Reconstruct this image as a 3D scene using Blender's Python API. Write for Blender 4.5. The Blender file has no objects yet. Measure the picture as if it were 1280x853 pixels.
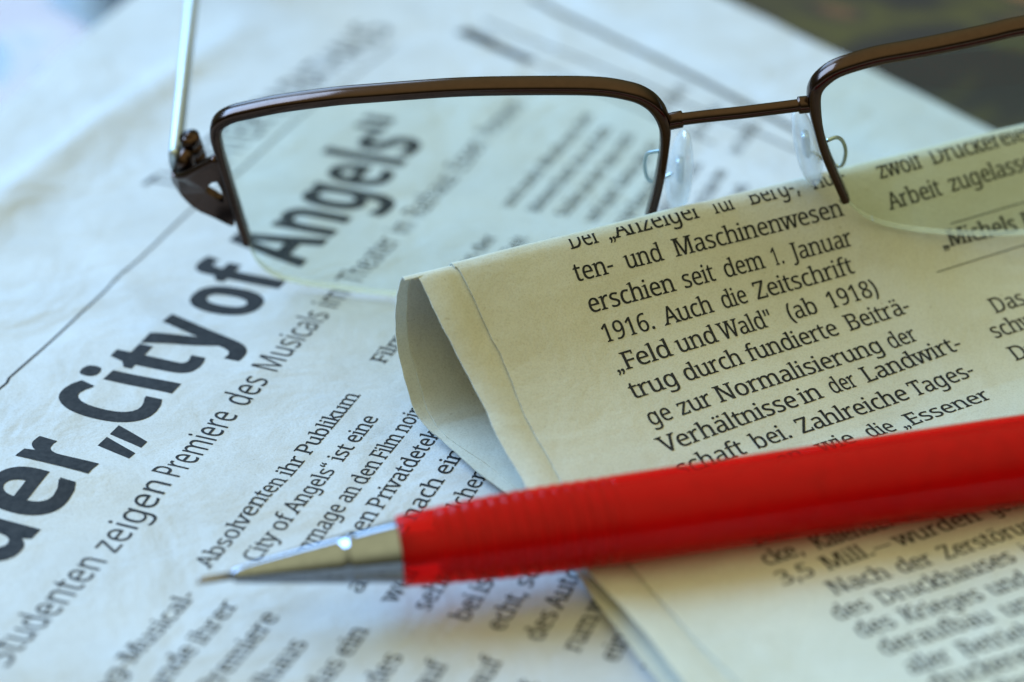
import bpy, bmesh, math, random
from mathutils import Vector, noise
from mathutils.geometry import delaunay_2d_cdt

# ------------------------------------------------------------------ camera, world, lamps, exposure
SC = bpy.context.scene
C = SC.collection
R = math.radians
MM = 0.001

cam_d = bpy.data.cameras.new('camera')
cam_d.sensor_width = 36.0
cam_d.lens = 36.0 * 2300 / 1280
cam_d.clip_start = 0.005
cam_d.clip_end = 20.0
cam_d.dof.use_dof = True
cam_d.dof.focus_distance = 0.1865
cam_d.dof.aperture_fstop = 12.5
cam = bpy.data.objects.new('camera', cam_d)
cam.location = (0, 0, 105 * MM)
cam.rotation_euler = (R(90 - 31), 0, 0)
C.objects.link(cam)
SC.camera = cam

world = bpy.data.worlds.new('World')
SC.world = world
world.use_nodes = True
wn = world.node_tree
wbg = wn.nodes['Background']
# the room itself: dim at eye level, warm and brighter towards the ceiling on the viewer's side
wtc = wn.nodes.new('ShaderNodeTexCoord')
wdot = wn.nodes.new('ShaderNodeVectorMath'); wdot.operation = 'DOT_PRODUCT'
wdot.inputs[1].default_value = (0.0, -0.08, 0.997)
wn.links.new(wtc.outputs['Generated'], wdot.inputs[0])
wmap = wn.nodes.new('ShaderNodeMapRange'); wmap.interpolation_type = 'SMOOTHSTEP'
wmap.inputs['From Min'].default_value = 0.13; wmap.inputs['From Max'].default_value = 0.95
wmap.inputs['To Min'].default_value = 0.13; wmap.inputs['To Max'].default_value = 1.22
wn.links.new(wdot.outputs['Value'], wmap.inputs['Value'])
wbg.inputs[0].default_value = (0.98, 0.965, 0.52, 1)
wn.links.new(wmap.outputs[0], wbg.inputs[1])

def area(name, az, el, dist, sx, sy, power, col, target=(0, 0.165, 0)):
    d = bpy.data.lights.new(name, 'AREA')
    d.shape = 'RECTANGLE'; d.size = sx; d.size_y = sy
    d.energy = power; d.color = col
    o = bpy.data.objects.new(name, d)
    v = Vector((math.sin(R(az)) * math.cos(R(el)), math.cos(R(az)) * math.cos(R(el)), math.sin(R(el))))
    o.location = Vector(target) + v * dist
    o.rotation_euler = v.to_track_quat('Z', 'Y').to_euler()
    C.objects.link(o)
    return o
# the window behind and to the left of the table, in two bays
area('window_light', -64, 36, 0.9, 0.58, 0.5, 19.0, (0.28, 0.56, 1.0))
area('far_window_light', -25, 27, 1.0, 0.32, 0.42, 3.2, (0.32, 0.60, 1.0))

SC.view_settings.view_transform = 'Standard'
SC.view_settings.look = 'None'
SC.view_settings.exposure = 0.0
SC.view_settings.gamma = 1.0
SC.cycles.max_bounces = 10
SC.cycles.transparent_max_bounces = 16
SC.cycles.use_denoising = True

# ------------------------------------------------------------------ helpers
def node_mat(name):
    m = bpy.data.materials.new(name)
    m.use_nodes = True
    nt = m.node_tree
    return m, nt, nt.nodes['Principled BSDF'], nt.nodes['Material Output']

def link_noise(nt, scale, detail=4, rough=0.6, dist=0.0):
    tc = nt.nodes.new('ShaderNodeTexCoord')
    n = nt.nodes.new('ShaderNodeTexNoise')
    n.inputs['Scale'].default_value = scale
    n.inputs['Detail'].default_value = detail
    n.inputs['Roughness'].default_value = rough
    n.inputs['Distortion'].default_value = dist
    nt.links.new(tc.outputs['Object'], n.inputs['Vector'])
    return n

def ramp(nt, src, stops):
    r = nt.nodes.new('ShaderNodeValToRGB')
    e = r.color_ramp.elements
    while len(e) < len(stops): e.new(0.5)
    for el, (p, c) in zip(e, stops):
        el.position = p; el.color = (*c, 1)
    nt.links.new(src, r.inputs[0])
    return r

def paper_mat(name, base, var=0.035, glow=0.24, crumple=1.0):
    m, nt, p, out = node_mat(name)
    n = link_noise(nt, 90, 6, 0.65)
    b = base
    r = ramp(nt, n.outputs['Fac'], [(0.3, [c - var for c in b]), (0.72, [c + var for c in b])])
    # fibres and specks
    f = link_noise(nt, 5200, 3, 0.7)
    fr = ramp(nt, f.outputs['Fac'], [(0.28, (0.74, 0.73, 0.71)), (0.55, (1, 1, 1))])
    mx = nt.nodes.new('ShaderNodeMix'); mx.data_type = 'RGBA'; mx.blend_type = 'MULTIPLY'
    mx.inputs['Factor'].default_value = 0.7
    nt.links.new(r.outputs[0], mx.inputs['A']); nt.links.new(fr.outputs[0], mx.inputs['B'])
    sp = link_noise(nt, 2100, 1, 0.3)
    sr = ramp(nt, sp.outputs['Fac'], [(0.19, (0.7, 0.66, 0.6)), (0.225, (1, 1, 1))])
    m2 = nt.nodes.new('ShaderNodeMix'); m2.data_type = 'RGBA'; m2.blend_type = 'MULTIPLY'
    m2.inputs['Factor'].default_value = 0.6
    nt.links.new(mx.outputs['Result'], m2.inputs['A']); nt.links.new(sr.outputs[0], m2.inputs['B'])
    nt.links.new(m2.outputs['Result'], p.inputs['Base Color'])
    p.inputs['Roughness'].default_value = 0.78
    p.inputs['Specular IOR Level'].default_value = 0.25
    bf = link_noise(nt, 2600, 5, 0.7)
    bp = nt.nodes.new('ShaderNodeBump')
    bp.inputs['Strength'].default_value = 0.5; bp.inputs['Distance'].default_value = 0.00007
    nt.links.new(bf.outputs['Fac'], bp.inputs['Height'])
    cf = link_noise(nt, 150, 5, 0.55, 0.4)      # faint crumpling from handling
    bc = nt.nodes.new('ShaderNodeBump')
    bc.inputs['Strength'].default_value = 0.45 * crumple; bc.inputs['Distance'].default_value = 0.0011
    lf = link_noise(nt, 48, 3, 0.5, 1.2)        # soft waves of a page that has been folded and opened
    bl = nt.nodes.new('ShaderNodeBump')
    bl.inputs['Strength'].default_value = 0.55 * crumple; bl.inputs['Distance'].default_value = 0.0026
    nt.links.new(lf.outputs['Fac'], bl.inputs['Height']); nt.links.new(bp.outputs[0], bl.inputs['Normal'])
    nt.links.new(cf.outputs['Fac'], bc.inputs['Height']); nt.links.new(bl.outputs[0], bc.inputs['Normal'])
    nt.links.new(bc.outputs[0], p.inputs['Normal'])
    tr = nt.nodes.new('ShaderNodeBsdfTranslucent')
    nt.links.new(m2.outputs['Result'], tr.inputs['Color'])
    ms = nt.nodes.new('ShaderNodeMixShader'); ms.inputs[0].default_value = glow
    nt.links.new(p.outputs[0], ms.inputs[1]); nt.links.new(tr.outputs[0], ms.inputs[2])
    nt.links.new(ms.outputs[0], out.inputs['Surface'])
    return m

def ink_mat():
    m, nt, p, out = node_mat('printing_ink')
    n = link_noise(nt, 1500, 4, 0.7)
    r = ramp(nt, n.outputs['Fac'], [(0.3, (0.009, 0.010, 0.012)), (0.75, (0.032, 0.033, 0.036))])
    nt.links.new(r.outputs[0], p.inputs['Base Color'])
    p.inputs['Roughness'].default_value = 0.62
    p.inputs['Specular IOR Level'].default_value = 0.1
    return m

def metal_mat(name, col, rough, scale=1500):
    m, nt, p, out = node_mat(name)
    n = link_noise(nt, scale, 3, 0.6)
    r = ramp(nt, n.outputs['Fac'], [(0.3, [c * 0.86 for c in col]), (0.7, col)])
    nt.links.new(r.outputs[0], p.inputs['Base Color'])
    p.inputs['Metallic'].default_value = 1.0
    p.inputs['Roughness'].default_value = rough
    return m

def clear_mat(name, tint, body=None, body_fac=0.0, ior=1.5, rough=0.02, through=0.45):
    """thin clear material: tinted pass-through, fresnel gloss, and some milky body"""
    m, nt, p, out = node_mat(name)
    nt.nodes.remove(p)
    t = nt.nodes.new('ShaderNodeBsdfTransparent'); t.inputs[0].default_value = (*tint, 1)
    g = nt.nodes.new('ShaderNodeBsdfGlossy'); g.inputs['Roughness'].default_value = rough
    fr = nt.nodes.new('ShaderNodeFresnel'); fr.inputs['IOR'].default_value = ior
    base = t.outputs[0]
    if body:
        d = nt.nodes.new('ShaderNodeBsdfDiffuse')
        tl = nt.nodes.new('ShaderNodeBsdfTranslucent')
        n = link_noise(nt, 700, 3, 0.5)
        r = ramp(nt, n.outputs['Fac'], [(0.3, [c * 0.85 for c in body]), (0.7, body)])
        nt.links.new(r.outputs[0], d.inputs[0]); nt.links.new(r.outputs[0], tl.inputs[0])
        dm = nt.nodes.new('ShaderNodeMixShader'); dm.inputs[0].default_value = through
        nt.links.new(d.outputs[0], dm.inputs[1]); nt.links.new(tl.outputs[0], dm.inputs[2])
        bm_ = nt.nodes.new('ShaderNodeMixShader'); bm_.inputs[0].default_value = body_fac
        nt.links.new(base, bm_.inputs[1]); nt.links.new(dm.outputs[0], bm_.inputs[2])
        base = bm_.outputs[0]
    mx = nt.nodes.new('ShaderNodeMixShader')
    # only the outer side of the skin is glossy
    ge = nt.nodes.new('ShaderNodeNewGeometry'); iv = nt.nodes.new('ShaderNodeMath'); iv.operation = 'SUBTRACT'
    iv.inputs[0].default_value = 1.0; nt.links.new(ge.outputs['Backfacing'], iv.inputs[1])
    mu = nt.nodes.new('ShaderNodeMath'); mu.operation = 'MULTIPLY'
    nt.links.new(fr.outputs[0], mu.inputs[0]); nt.links.new(iv.outputs[0], mu.inputs[1])
    nt.links.new(mu.outputs[0], mx.inputs[0]); nt.links.new(base, mx.inputs[1]); nt.links.new(g.outputs[0], mx.inputs[2])
    nt.links.new(mx.outputs[0], out.inputs['Surface'])
    return m

class MB:
    """collects vertices and faces (in millimetres) for one mesh"""
    def __init__(s): s.v = []; s.f = []; s.mi = []; s.sm = []
    def add(s, vs, fs, mi=0, smooth=True):
        k = len(s.v); s.v += [tuple(x) for x in vs]
        for f in fs:
            s.f.append([i + k for i in f]); s.mi.append(mi); s.sm.append(smooth)
    def build(s, name, mats, parent=None, bevel=0):
        me = bpy.data.meshes.new(name)
        me.from_pydata([(x * MM, y * MM, z * MM) for x, y, z in s.v], [], s.f)
        for m in mats: me.materials.append(m)
        me.polygons.foreach_set('material_index', s.mi)
        me.polygons.foreach_set('use_smooth', s.sm)
        me.update()
        o = bpy.data.objects.new(name, me)
        C.objects.link(o)
        if parent: o.parent = parent
        return o

def empty(name, label, cat):
    o = bpy.data.objects.new(name, None)
    o.empty_display_size = 0.01
    o['label'] = label; o['category'] = cat
    C.objects.link(o)
    return o

def catmull(P, per=6):
    P = [Vector(p) for p in P]; o = []
    for i in range(len(P) - 1):
        a = P[max(i - 1, 0)]; b = P[i]; c = P[i + 1]; d = P[min(i + 2, len(P) - 1)]
        for k in range(per):
            t = k / per
            o.append(0.5 * ((2 * b) + (c - a) * t + (2 * a - 5 * b + 4 * c - d) * t * t + (3 * b - a - 3 * c + d) * t ** 3))
    o.append(P[-1]); return o

# ------------------------------------------------------------------ lettering: glyph outlines, 1000 units to the em
GLYPHS = {}
for ln in """bA690|0 0 252 717 437 717 690 0 527 0 475 170 215 170 163 0|253 297 439 297 386 463 374 506 358 559 345 606 331 557 315 501 304 463
bC637|379 -10 326 -7 279 1 236 16 197 36 154 70 119 113 92 164 77 206 67 253 60 303 58 356 60 408 68 458 80 504 97 547 127 598 165 642 210 677 250 698 293 712 341 721 393 724 500 711 602 674 553 551 472 584 393 598 340 591 295 569 260 533 240 497 225 456 217 409 214 355 217 301 225 254 238 213 257 178 291 144 336 123 393 116 480 126 575 154 575 27 482 -1
bd633|251 -10 194 -2 145 22 103 61 77 101 59 150 49 207 45 272 49 338 60 395 78 444 103 484 146 524 196 548 255 556 292 553 324 546 352 533 376 516 396 497 412 476 410 522 406 585 406 760 555 760 555 0 441 0 412 71 406 71 390 49 370 30 347 14 320 0 288 -7|303 109 340 113 369 125 390 145 404 174 413 210 416 255 416 271 413 320 405 361 391 393 371 416 340 430 301 435 271 430 245 416 224 392 208 360 199 319 196 270 199 221 208 181 224 149 245 127 272 113
be591|325 -10 272 -7 224 4 180 20 141 44 108 75 81 113 61 158 49 210 45 269 49 329 59 383 78 429 102 467 132 499 168 524 209 542 254 552 303 556 357 552 404 540 446 520 482 492 511 456 531 413 544 364 548 308 548 236 196 236 201 197 214 164 234 137 260 117 293 105 332 101 428 111 517 144 517 29 432 -1|199 335 408 335 405 366 396 394 382 417 362 436 336 446 304 450 277 447 253 438 233 422 216 400 205 371
bf387|102 0 102 434 20 434 20 506 102 546 102 586 105 629 112 665 125 695 143 718 166 736 193 749 223 758 257 763 295 765 374 758 432 742 394 633 357 642 311 647 292 645 277 639 266 628 251 580 251 546 380 546 380 434 251 434 251 0
bg633|282 -240 175 -233 78 -208 78 -89 129 -107 182 -121 236 -128 291 -131 355 -117 393 -76 406 -7 406 4 407 39 410 71 386 45 364 24 339 9 312 -2 283 -8 251 -10 191 -2 141 23 100 65 76 105 59 154 48 209 45 272 48 335 59 391 76 440 101 481 143 523 194 548 255 556 317 547 370 520 413 476 429 546 555 546 555 -1 551 -56 538 -104 516 -145 486 -179 447 -206 401 -225 345 -236|304 107 339 111 367 121 389 139 404 167 413 204 416 253 416 271 413 324 404 366 389 397 367 418 338 431 302 435 256 425 223 394 204 342 197 270 204 199 224 148 257 117
bi305|153 614 132 616 112 621 96 630 82 643 75 662 72 687 75 712 82 731 96 745 153 760 210 745 223 731 231 712 234 687 231 662 223 643 210 630|78 0 78 546 227 546 227 0
bl305|78 0 78 760 227 760 227 0
bn657|78 0 78 546 192 546 212 476 220 476 240 501 263 522 291 537 322 548 355 554 388 556 443 551 490 535 529 509 558 470 576 420 582 356 582 0 433 0 433 319 431 355 424 385 412 407 395 424 373 434 345 437 304 432 273 416 252 390 238 355 230 310 227 257 227 0
bo619|308 -10 259 -6 214 5 173 23 136 48 104 81 79 119 60 165 49 216 45 274 49 338 63 394 85 443 116 483 155 515 200 538 252 551 311 556 360 552 406 541 447 523 484 498 515 466 540 428 559 383 570 332 574 274 570 210 556 154 534 105 503 64 464 32 418 8 366 -5|310 110 346 115 374 128 396 151 410 184 419 224 422 274 419 324 410 364 396 396 374 418 345 431 309 436 273 432 245 418 224 396 209 364 200 324 197 274 200 224 209 184 224 151 245 128 274 115
br454|78 0 78 546 191 546 213 454 220 454 238 481 260 505 286 526 315 543 348 553 383 556 409 555 433 552 422 412 401 415 378 417 305 404 283 393 264 378 249 360 237 338 229 310 227 278 227 0
bs497|226 -10 128 -2 46 22 46 145 141 112 231 99 257 100 278 105 294 112 304 122 310 133 312 146 305 171 272 196 194 232 110 275 90 291 74 308 61 327 52 350 47 375 45 404 52 450 71 488 104 518 148 539 200 552 261 556 358 546 453 513 408 406 332 435 259 446 222 442 200 430 193 410 201 387 234 364 307 332 388 293 409 278 426 261 440 242 451 219 457 193 459 162 453 111 433 68 400 35 368 15 328 1 280 -7
bt434|265 -10 178 6 154 19 133 38 117 61 104 91 97 128 94 171 94 434 23 434 23 497 105 547 148 662 243 662 243 546 396 546 396 434 243 434 243 171 245 152 251 137 261 125 274 116 290 111 308 109 356 114 402 126 402 15 343 -2
by569|110 -240 67 -238 34 -232 34 -114 60 -118 93 -120 122 -117 147 -107 168 -92 184 -71 198 -48 208 -23 217 4 0 546 163 546 266 239 278 193 284 144 295 193 308 239 409 546 569 546 338 -70 314 -122 284 -164 248 -197 206 -221 160 -235
b“520|75 424 205 424 175 714 90 714|315 424 445 424 415 714 330 714
b„520|20 -135 105 -135 245 142 110 142|228 -135 313 -135 453 142 318 142
rA639|0 0 279 717 360 717 638 0 545 0 459 221 176 221 91 0|206 301 432 301 352 517 342 546 328 590 318 624 302 563 287 517
rE556|97 0 97 714 496 714 496 635 187 635 187 412 478 412 478 334 187 334 187 79 496 79 496 0
rH741|97 0 97 714 187 714 187 412 553 412 553 714 643 714 643 0 553 0 553 333 187 333 187 0
rI339|40 0 40 52 124 71 124 642 40 662 40 714 298 714 298 662 214 642 214 71 298 52 298 0
rM907|97 0 97 714 230 714 450 129 678 714 810 714 810 0 721 0 721 439 723 542 728 625 486 0 412 0 177 626 178 543 180 433 180 0
rP605|97 0 97 714 286 714 351 711 407 700 453 683 490 659 526 617 547 566 554 504 551 465 542 429 528 393 506 361 476 334 439 310 392 292 335 282 269 278 187 278 187 0|187 355 259 355 321 359 372 370 411 388 439 415 455 452 461 500 456 542 441 576 417 603 382 622 336 633 278 637 187 637
rR622|97 0 97 714 294 714 356 711 410 701 454 686 490 664 526 624 547 573 554 511 552 475 545 443 533 416 518 392 500 372 479 356 411 320 607 0 502 0 329 295 187 295 187 0|187 371 294 371 347 375 389 386 421 406 443 432 457 466 461 507 456 549 442 582 419 607 386 623 343 633 289 636 187 636
rS549|247 -10 136 -1 51 24 51 110 141 81 251 68 300 71 340 82 372 99 394 122 407 150 412 183 397 242 346 286 244 330 188 354 142 381 107 411 81 447 65 491 60 542 63 578 73 611 89 640 111 664 138 685 170 702 206 714 245 722 288 724 396 713 485 684 457 607 376 634 286 645 245 642 211 632 185 617 166 595 155 570 151 541 166 481 215 438 307 397 414 347 440 329 462 307 479 284 492 257 499 226 502 191 494 132 471 83 433 43 396 20 352 3 303 -7
rT556|233 0 233 635 10 635 10 714 545 714 545 635 323 635 323 0
rU731|362 -10 299 -5 245 8 198 31 159 62 129 102 107 147 94 197 90 254 90 714 180 714 180 251 185 197 201 152 226 116 263 89 310 73 367 68 426 74 473 91 508 119 532 157 546 201 551 252 551 714 640 714 640 252 637 204 627 160 610 119 587 82 556 50 519 25 474 5 422 -6
ra561|215 -10 169 -6 129 7 94 29 67 59 51 99 46 149 53 198 74 239 109 273 145 292 189 306 242 316 303 320 394 323 394 355 391 395 381 426 365 448 343 462 316 471 283 474 203 462 132 433 105 499 188 532 288 545 348 540 396 526 433 502 459 468 475 422 480 365 480 0 416 0 399 76 371 49 347 28 322 11 293 -1 257 -8|235 61 278 65 315 78 348 99 373 128 388 166 393 214 393 262 314 259 254 254 208 243 176 227 154 206 141 179 137 148 140 121 149 99 165 82 185 70 208 63
rc480|300 -10 254 -7 212 3 174 19 139 42 110 72 87 109 69 153 59 205 55 265 59 327 70 381 88 426 113 464 142 494 178 517 217 533 260 543 306 546 385 537 447 517 420 444 364 461 304 469 235 456 186 418 156 355 146 266 150 206 163 157 184 117 214 89 253 72 299 66 376 75 438 97 438 19 379 -2
rd615|275 -10 213 -2 159 21 115 59 89 99 70 146 59 202 55 267 59 332 70 388 89 436 115 476 160 515 214 538 276 546 315 543 349 536 378 523 442 467 448 467 445 505 442 546 442 760 530 760 530 0 459 0 446 72 424 50 403 31 378 14 349 1 314 -7|289 63 340 68 380 84 408 109 428 146 439 193 443 250 443 266 439 328 428 379 410 420 382 449 341 467 288 473 245 467 209 448 182 416 162 375 150 324 146 265 150 206 162 156 182 116 209 87 245 69
re564|313 -10 264 -7 219 4 178 21 142 45 112 76 88 113 69 158 59 208 55 264 58 320 68 370 85 415 107 454 135 486 168 512 205 531 247 542 292 546 336 543 375 533 411 516 441 493 466 465 487 431 501 393 510 351 513 304 513 251 146 251 152 195 168 149 193 113 226 86 268 70 317 65 407 75 489 102 489 25 408 -2|148 321 421 321 417 363 407 400 390 431 365 455 332 469 291 474 252 470 219 456 192 433 170 403 156 366
rg615|290 -240 234 -238 183 -232 137 -221 97 -206 97 -125 139 -143 186 -157 238 -164 295 -167 338 -163 374 -149 404 -127 425 -96 439 -59 443 -16 443 5 444 39 446 71 411 36 374 10 328 -5 276 -10 212 -2 158 22 113 63 88 103 70 151 59 205 55 267 59 328 70 382 88 429 113 471 157 512 211 538 275 546 309 544 341 537 371 526 397 510 422 490 443 465 460 536 530 536 530 -9 526 -63 515 -110 497 -149 471 -182 438 -207 397 -225 347 -236|289 62 338 67 377 81 407 106 428 140 440 187 444 246 444 267 440 333 427 386 406 424 376 451 336 467 287 472 246 466 211 448 183 419 162 378 150 327 146 266 150 205 162 155 182 115 211 85 246 68
rh618|85 0 85 760 173 760 173 537 168 462 174 462 193 487 217 508 245 524 275 536 307 543 341 545 401 540 450 524 488 498 515 461 532 411 537 349 537 0 450 0 450 343 437 415 397 458 330 472 276 466 235 450 206 422 188 383 177 335 173 277 173 0
ri258|130 625 93 639 85 650 80 664 78 681 80 699 85 713 93 723 130 737 166 723 174 713 179 699 181 681 179 664 174 650 166 639|85 0 85 536 173 536 173 0
rl258|85 0 85 760 173 760 173 0
rm935|85 0 85 536 156 536 169 463 193 489 215 509 242 526 270 537 301 544 332 546 390 540 436 524 471 495 496 456 521 484 546 507 575 524 606 536 639 544 673 546 729 541 774 525 809 500 834 462 849 412 854 349 854 0 767 0 767 345 755 416 719 458 658 472 611 467 574 452 546 427 528 392 517 349 513 296 513 0 426 0 426 345 414 416 377 458 316 472 268 466 230 450 204 422 187 384 176 336 173 278 173 0
rn618|85 0 85 536 156 536 169 463 194 489 218 509 246 526 277 537 310 544 343 546 402 541 450 525 488 500 515 462 532 412 537 349 537 0 450 0 450 343 437 415 397 458 330 472 277 466 236 450 207 422 188 384 177 336 173 278 173 0
rr413|85 0 85 536 157 536 167 438 190 466 212 491 238 514 267 532 299 542 335 546 368 545 398 540 387 459 359 464 329 466 302 464 277 456 252 444 230 427 210 406 194 381 183 352 175 321 173 286 173 0
rs479|220 -10 123 -1 52 24 52 104 129 75 222 61 263 63 295 71 319 83 336 98 346 118 349 140 338 176 299 208 217 244 128 284 71 332 60 352 53 376 51 404 57 446 76 481 107 509 147 530 196 542 252 546 343 536 423 510 393 440 322 464 246 474 213 472 185 466 164 456 148 443 138 428 135 409 148 372 192 342 273 307 360 267 415 219 426 199 432 175 434 148 428 100 408 61 376 30 333 8 281 -6
rt361|249 -10 172 4 149 17 130 33 114 55 102 82 94 116 92 156 92 468 16 468 16 510 93 545 128 659 180 659 180 536 335 536 335 468 180 468 180 158 183 128 190 104 204 86 221 72 241 65 264 62 305 66 339 73 339 6 299 -5
ru618|274 -10 215 -5 166 11 128 36 101 74 84 123 79 185 79 536 168 536 168 191 181 120 221 77 287 63 340 69 381 85 411 113 430 151 441 199 445 257 445 536 533 536 533 0 461 0 448 71 424 46 400 25 372 9 341 -1 308 -8
rz470|39 0 39 58 327 468 56 468 56 536 424 536 424 470 140 68 431 68 431 0
s"408|268 456 248 714 343 714 323 456|85 456 65 714 160 714 140 456
s(300|187 -158 152 -113 121 -64 96 -13 76 41 60 98 49 155 42 214 40 274 42 334 49 394 60 452 76 510 96 565 121 617 152 667 187 714 270 714 237 666 209 615 184 562 165 507 149 450 138 393 131 334 129 275 131 217 138 160 149 104 165 47 184 -7 208 -60 237 -110 269 -158
s)300|31 -158 63 -110 92 -60 116 -7 135 47 151 104 162 160 169 217 171 275 169 334 162 393 151 450 135 507 116 562 91 615 63 666 30 714 113 714 148 667 179 617 204 565 225 510 240 452 251 394 258 334 260 274 258 214 251 155 240 98 225 41 204 -13 179 -64 148 -113 113 -158
s,268|41 -129 70 -4 91 116 185 116 192 105 155 -11 106 -129
s-322|40 229 40 307 282 307 282 229
s.268|133 -14 90 2 80 15 74 32 72 54 74 76 80 94 90 106 133 121 178 106 188 94 194 76 196 54 194 32 188 15 178 2
s1582|269 0 269 499 270 568 273 622 244 595 211 567 135 505 89 564 282 714 355 714 355 0|181 0 443 0 443 40 367 62 350 100 274 100 257 62 181 40
s3572|241 -10 137 -2 45 29 45 111 142 77 242 64 300 68 346 81 381 102 404 130 418 164 423 205 417 246 400 278 371 302 331 318 282 328 223 331 154 331 154 406 224 406 278 410 322 422 358 443 383 470 398 503 403 541 399 573 387 600 368 622 342 637 310 647 273 650 236 648 203 642 174 633 93 590 49 650 143 702 183 714 226 722 272 724 340 718 396 702 439 674 469 638 487 595 493 547 489 502 475 464 453 432 423 407 387 389 345 376 397 362 440 344 473 318 496 286 510 247 515 203 512 163 502 126 486 93 463 63 433 37 397 17 352 2 301 -7
s5572|248 -10 145 0 63 29 63 112 151 78 249 65 298 69 341 82 376 103 403 132 420 171 425 219 420 262 406 298 382 327 348 347 302 360 246 364 182 359 124 349 80 377 107 714 465 714 465 634 182 634 165 427 211 434 275 438 327 435 374 424 415 407 450 383 486 341 508 290 515 228 511 175 497 129 475 88 445 53 406 26 360 6 308 -6
s6572|298 -10 254 -6 213 5 175 24 141 51 112 85 88 128 73 165 63 207 57 254 55 305 69 456 80 505 96 550 117 592 144 629 178 661 217 688 264 708 319 720 382 724 429 722 470 715 470 640 430 649 384 652 341 649 302 642 269 629 241 612 216 591 197 566 180 538 168 507 158 474 143 363 149 363 166 385 188 405 213 423 243 436 278 444 318 447 376 441 426 422 468 390 500 348 519 294 525 230 521 177 510 130 490 89 463 54 418 18 363 -3|297 64 336 69 370 82 399 105 421 136 434 178 438 230 434 272 423 308 404 338 377 360 342 374 300 378 270 376 243 369 218 359 196 344 178 328 164 309 153 289 146 268 144 247 161 162 174 135 191 112 212 92 237 76 265 67
s8572|288 -10 234 -7 186 3 145 18 111 40 77 79 56 126 49 182 51 213 58 242 70 267 124 329 197 373 164 394 135 419 109 446 88 476 76 513 72 554 75 589 84 620 100 647 121 670 146 689 176 704 209 715 246 722 285 724 344 719 395 704 439 680 472 646 492 604 499 553 497 526 491 501 480 478 431 422 363 378 443 331 501 269 512 244 520 216 522 185 515 129 494 82 459 42 411 13 354 -4|289 412 376 465 396 488 408 517 412 550 408 581 396 606 377 626 351 641 320 650 284 653 250 650 219 641 193 626 174 606 162 581 158 550 160 527 166 506 176 488 223 446|286 60 331 64 368 75 398 94 419 120 432 150 436 184 431 217 418 246 395 270 365 293 328 313 286 331 270 337 230 317 196 296 170 273 150 246 139 216 135 181 139 148 151 119 172 94 201 75 239 64
s9572|192 -10 145 -8 102 0 102 75 190 62 234 65 272 72 306 85 334 102 358 123 378 147 394 175 407 206 417 240 431 350 425 350 408 328 387 309 362 291 331 278 296 270 255 267 198 273 148 292 107 323 75 366 56 420 50 483 53 531 63 574 79 612 100 645 127 673 158 695 194 711 234 721 278 724 322 720 363 709 401 690 435 663 464 628 488 585 502 548 512 507 518 460 520 409 506 258 495 209 479 164 457 123 431 85 397 53 358 26 310 6 255 -6|274 336 305 338 332 345 357 356 379 370 397 386 412 405 422 425 429 446 431 467 414 552 401 578 384 602 363 622 338 638 310 647 278 650 239 645 205 632 177 609 155 577 141 535 137 484 141 441 152 405 171 375 197 354 231 340
sA649|0 0 279 717 360 717 638 0 545 0 459 221 176 221 91 0|206 301 432 301 352 517 342 546 328 590 318 624 302 563 287 517|457 0 726 0 726 40 650 62 633 100 550 100 533 62 457 40|-88 0 179 0 179 40 103 62 86 100 5 100 -12 62 -88 40
sB660|97 0 97 714 301 714 364 712 419 704 465 692 504 675 542 642 564 596 572 537 568 497 556 463 537 432 510 408 477 390 436 379 518 348 540 334 559 316 575 294 587 268 594 238 596 203 589 143 566 93 529 53 493 30 451 13 402 3 348 0|187 410 319 410 374 413 416 423 445 439 464 462 475 491 479 527 474 563 461 591 438 611 404 626 360 634 305 637 187 637|187 76 331 76 388 80 432 92 463 113 484 140 496 173 500 210 496 245 483 275 462 301 429 320 383 331 324 335 187 335|9 674 85 652 102 614 187 664 187 714 9 714|9 0 187 0 187 50 102 100 85 62 9 40
sC632|389 -10 337 -7 289 1 246 15 207 35 162 69 126 112 98 163 82 206 70 253 63 304 61 358 63 410 71 460 83 506 101 549 131 599 170 642 217 678 258 698 302 712 351 721 404 724 459 721 510 714 557 700 601 682 565 606 492 633 403 645 349 640 300 626 258 602 222 568 193 526 173 477 160 420 156 357 160 294 171 238 191 189 217 147 252 113 294 88 344 74 402 69 491 77 573 97 573 19 490 -3
sD740|97 0 97 714 317 714 369 712 418 704 463 692 504 674 553 643 593 604 626 557 645 515 658 470 666 419 669 364 663 279 644 205 614 143 570 92 516 51 453 23 379 6 296 0|187 77 284 77 411 95 501 148 556 237 574 361 570 428 556 485 534 532 504 570 465 600 418 620 365 633 304 637 187 637|9 674 85 652 102 614 187 664 187 714 9 714|9 0 187 0 187 50 102 100 85 62 9 40
sE566|97 0 97 714 496 714 496 635 187 635 187 412 478 412 478 334 187 334 187 79 496 79 496 0|9 674 85 652 102 614 187 664 187 714 9 714|9 0 187 0 187 50 102 100 85 62 9 40|451 549 496 549 496 714 451 714|451 0 496 0 496 165 451 165
sF529|97 0 97 714 496 714 496 635 187 635 187 382 477 382 477 303 187 303 187 0|9 0 275 0 275 40 199 62 182 100 102 100 85 62 9 40|9 674 85 652 102 614 187 664 187 714 9 714|9 0 275 0 275 40 199 62 182 100 102 100 85 62 9 40|451 549 496 549 496 714 451 714
sG728|403 -10 350 -7 301 1 256 15 216 35 169 68 131 111 101 162 83 205 71 252 63 302 61 357 64 411 72 462 86 508 105 551 129 590 159 624 193 653 232 679 275 698 323 713 375 721 431 724 545 713 644 682 610 604 525 633 426 645 366 640 312 626 266 602 226 568 195 526 173 477 159 420 155 357 158 302 167 252 182 206 204 166 233 132 269 105 312 84 364 72 424 68 504 73 564 85 564 297 407 297 407 377 654 377 654 27 537 -1
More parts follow.
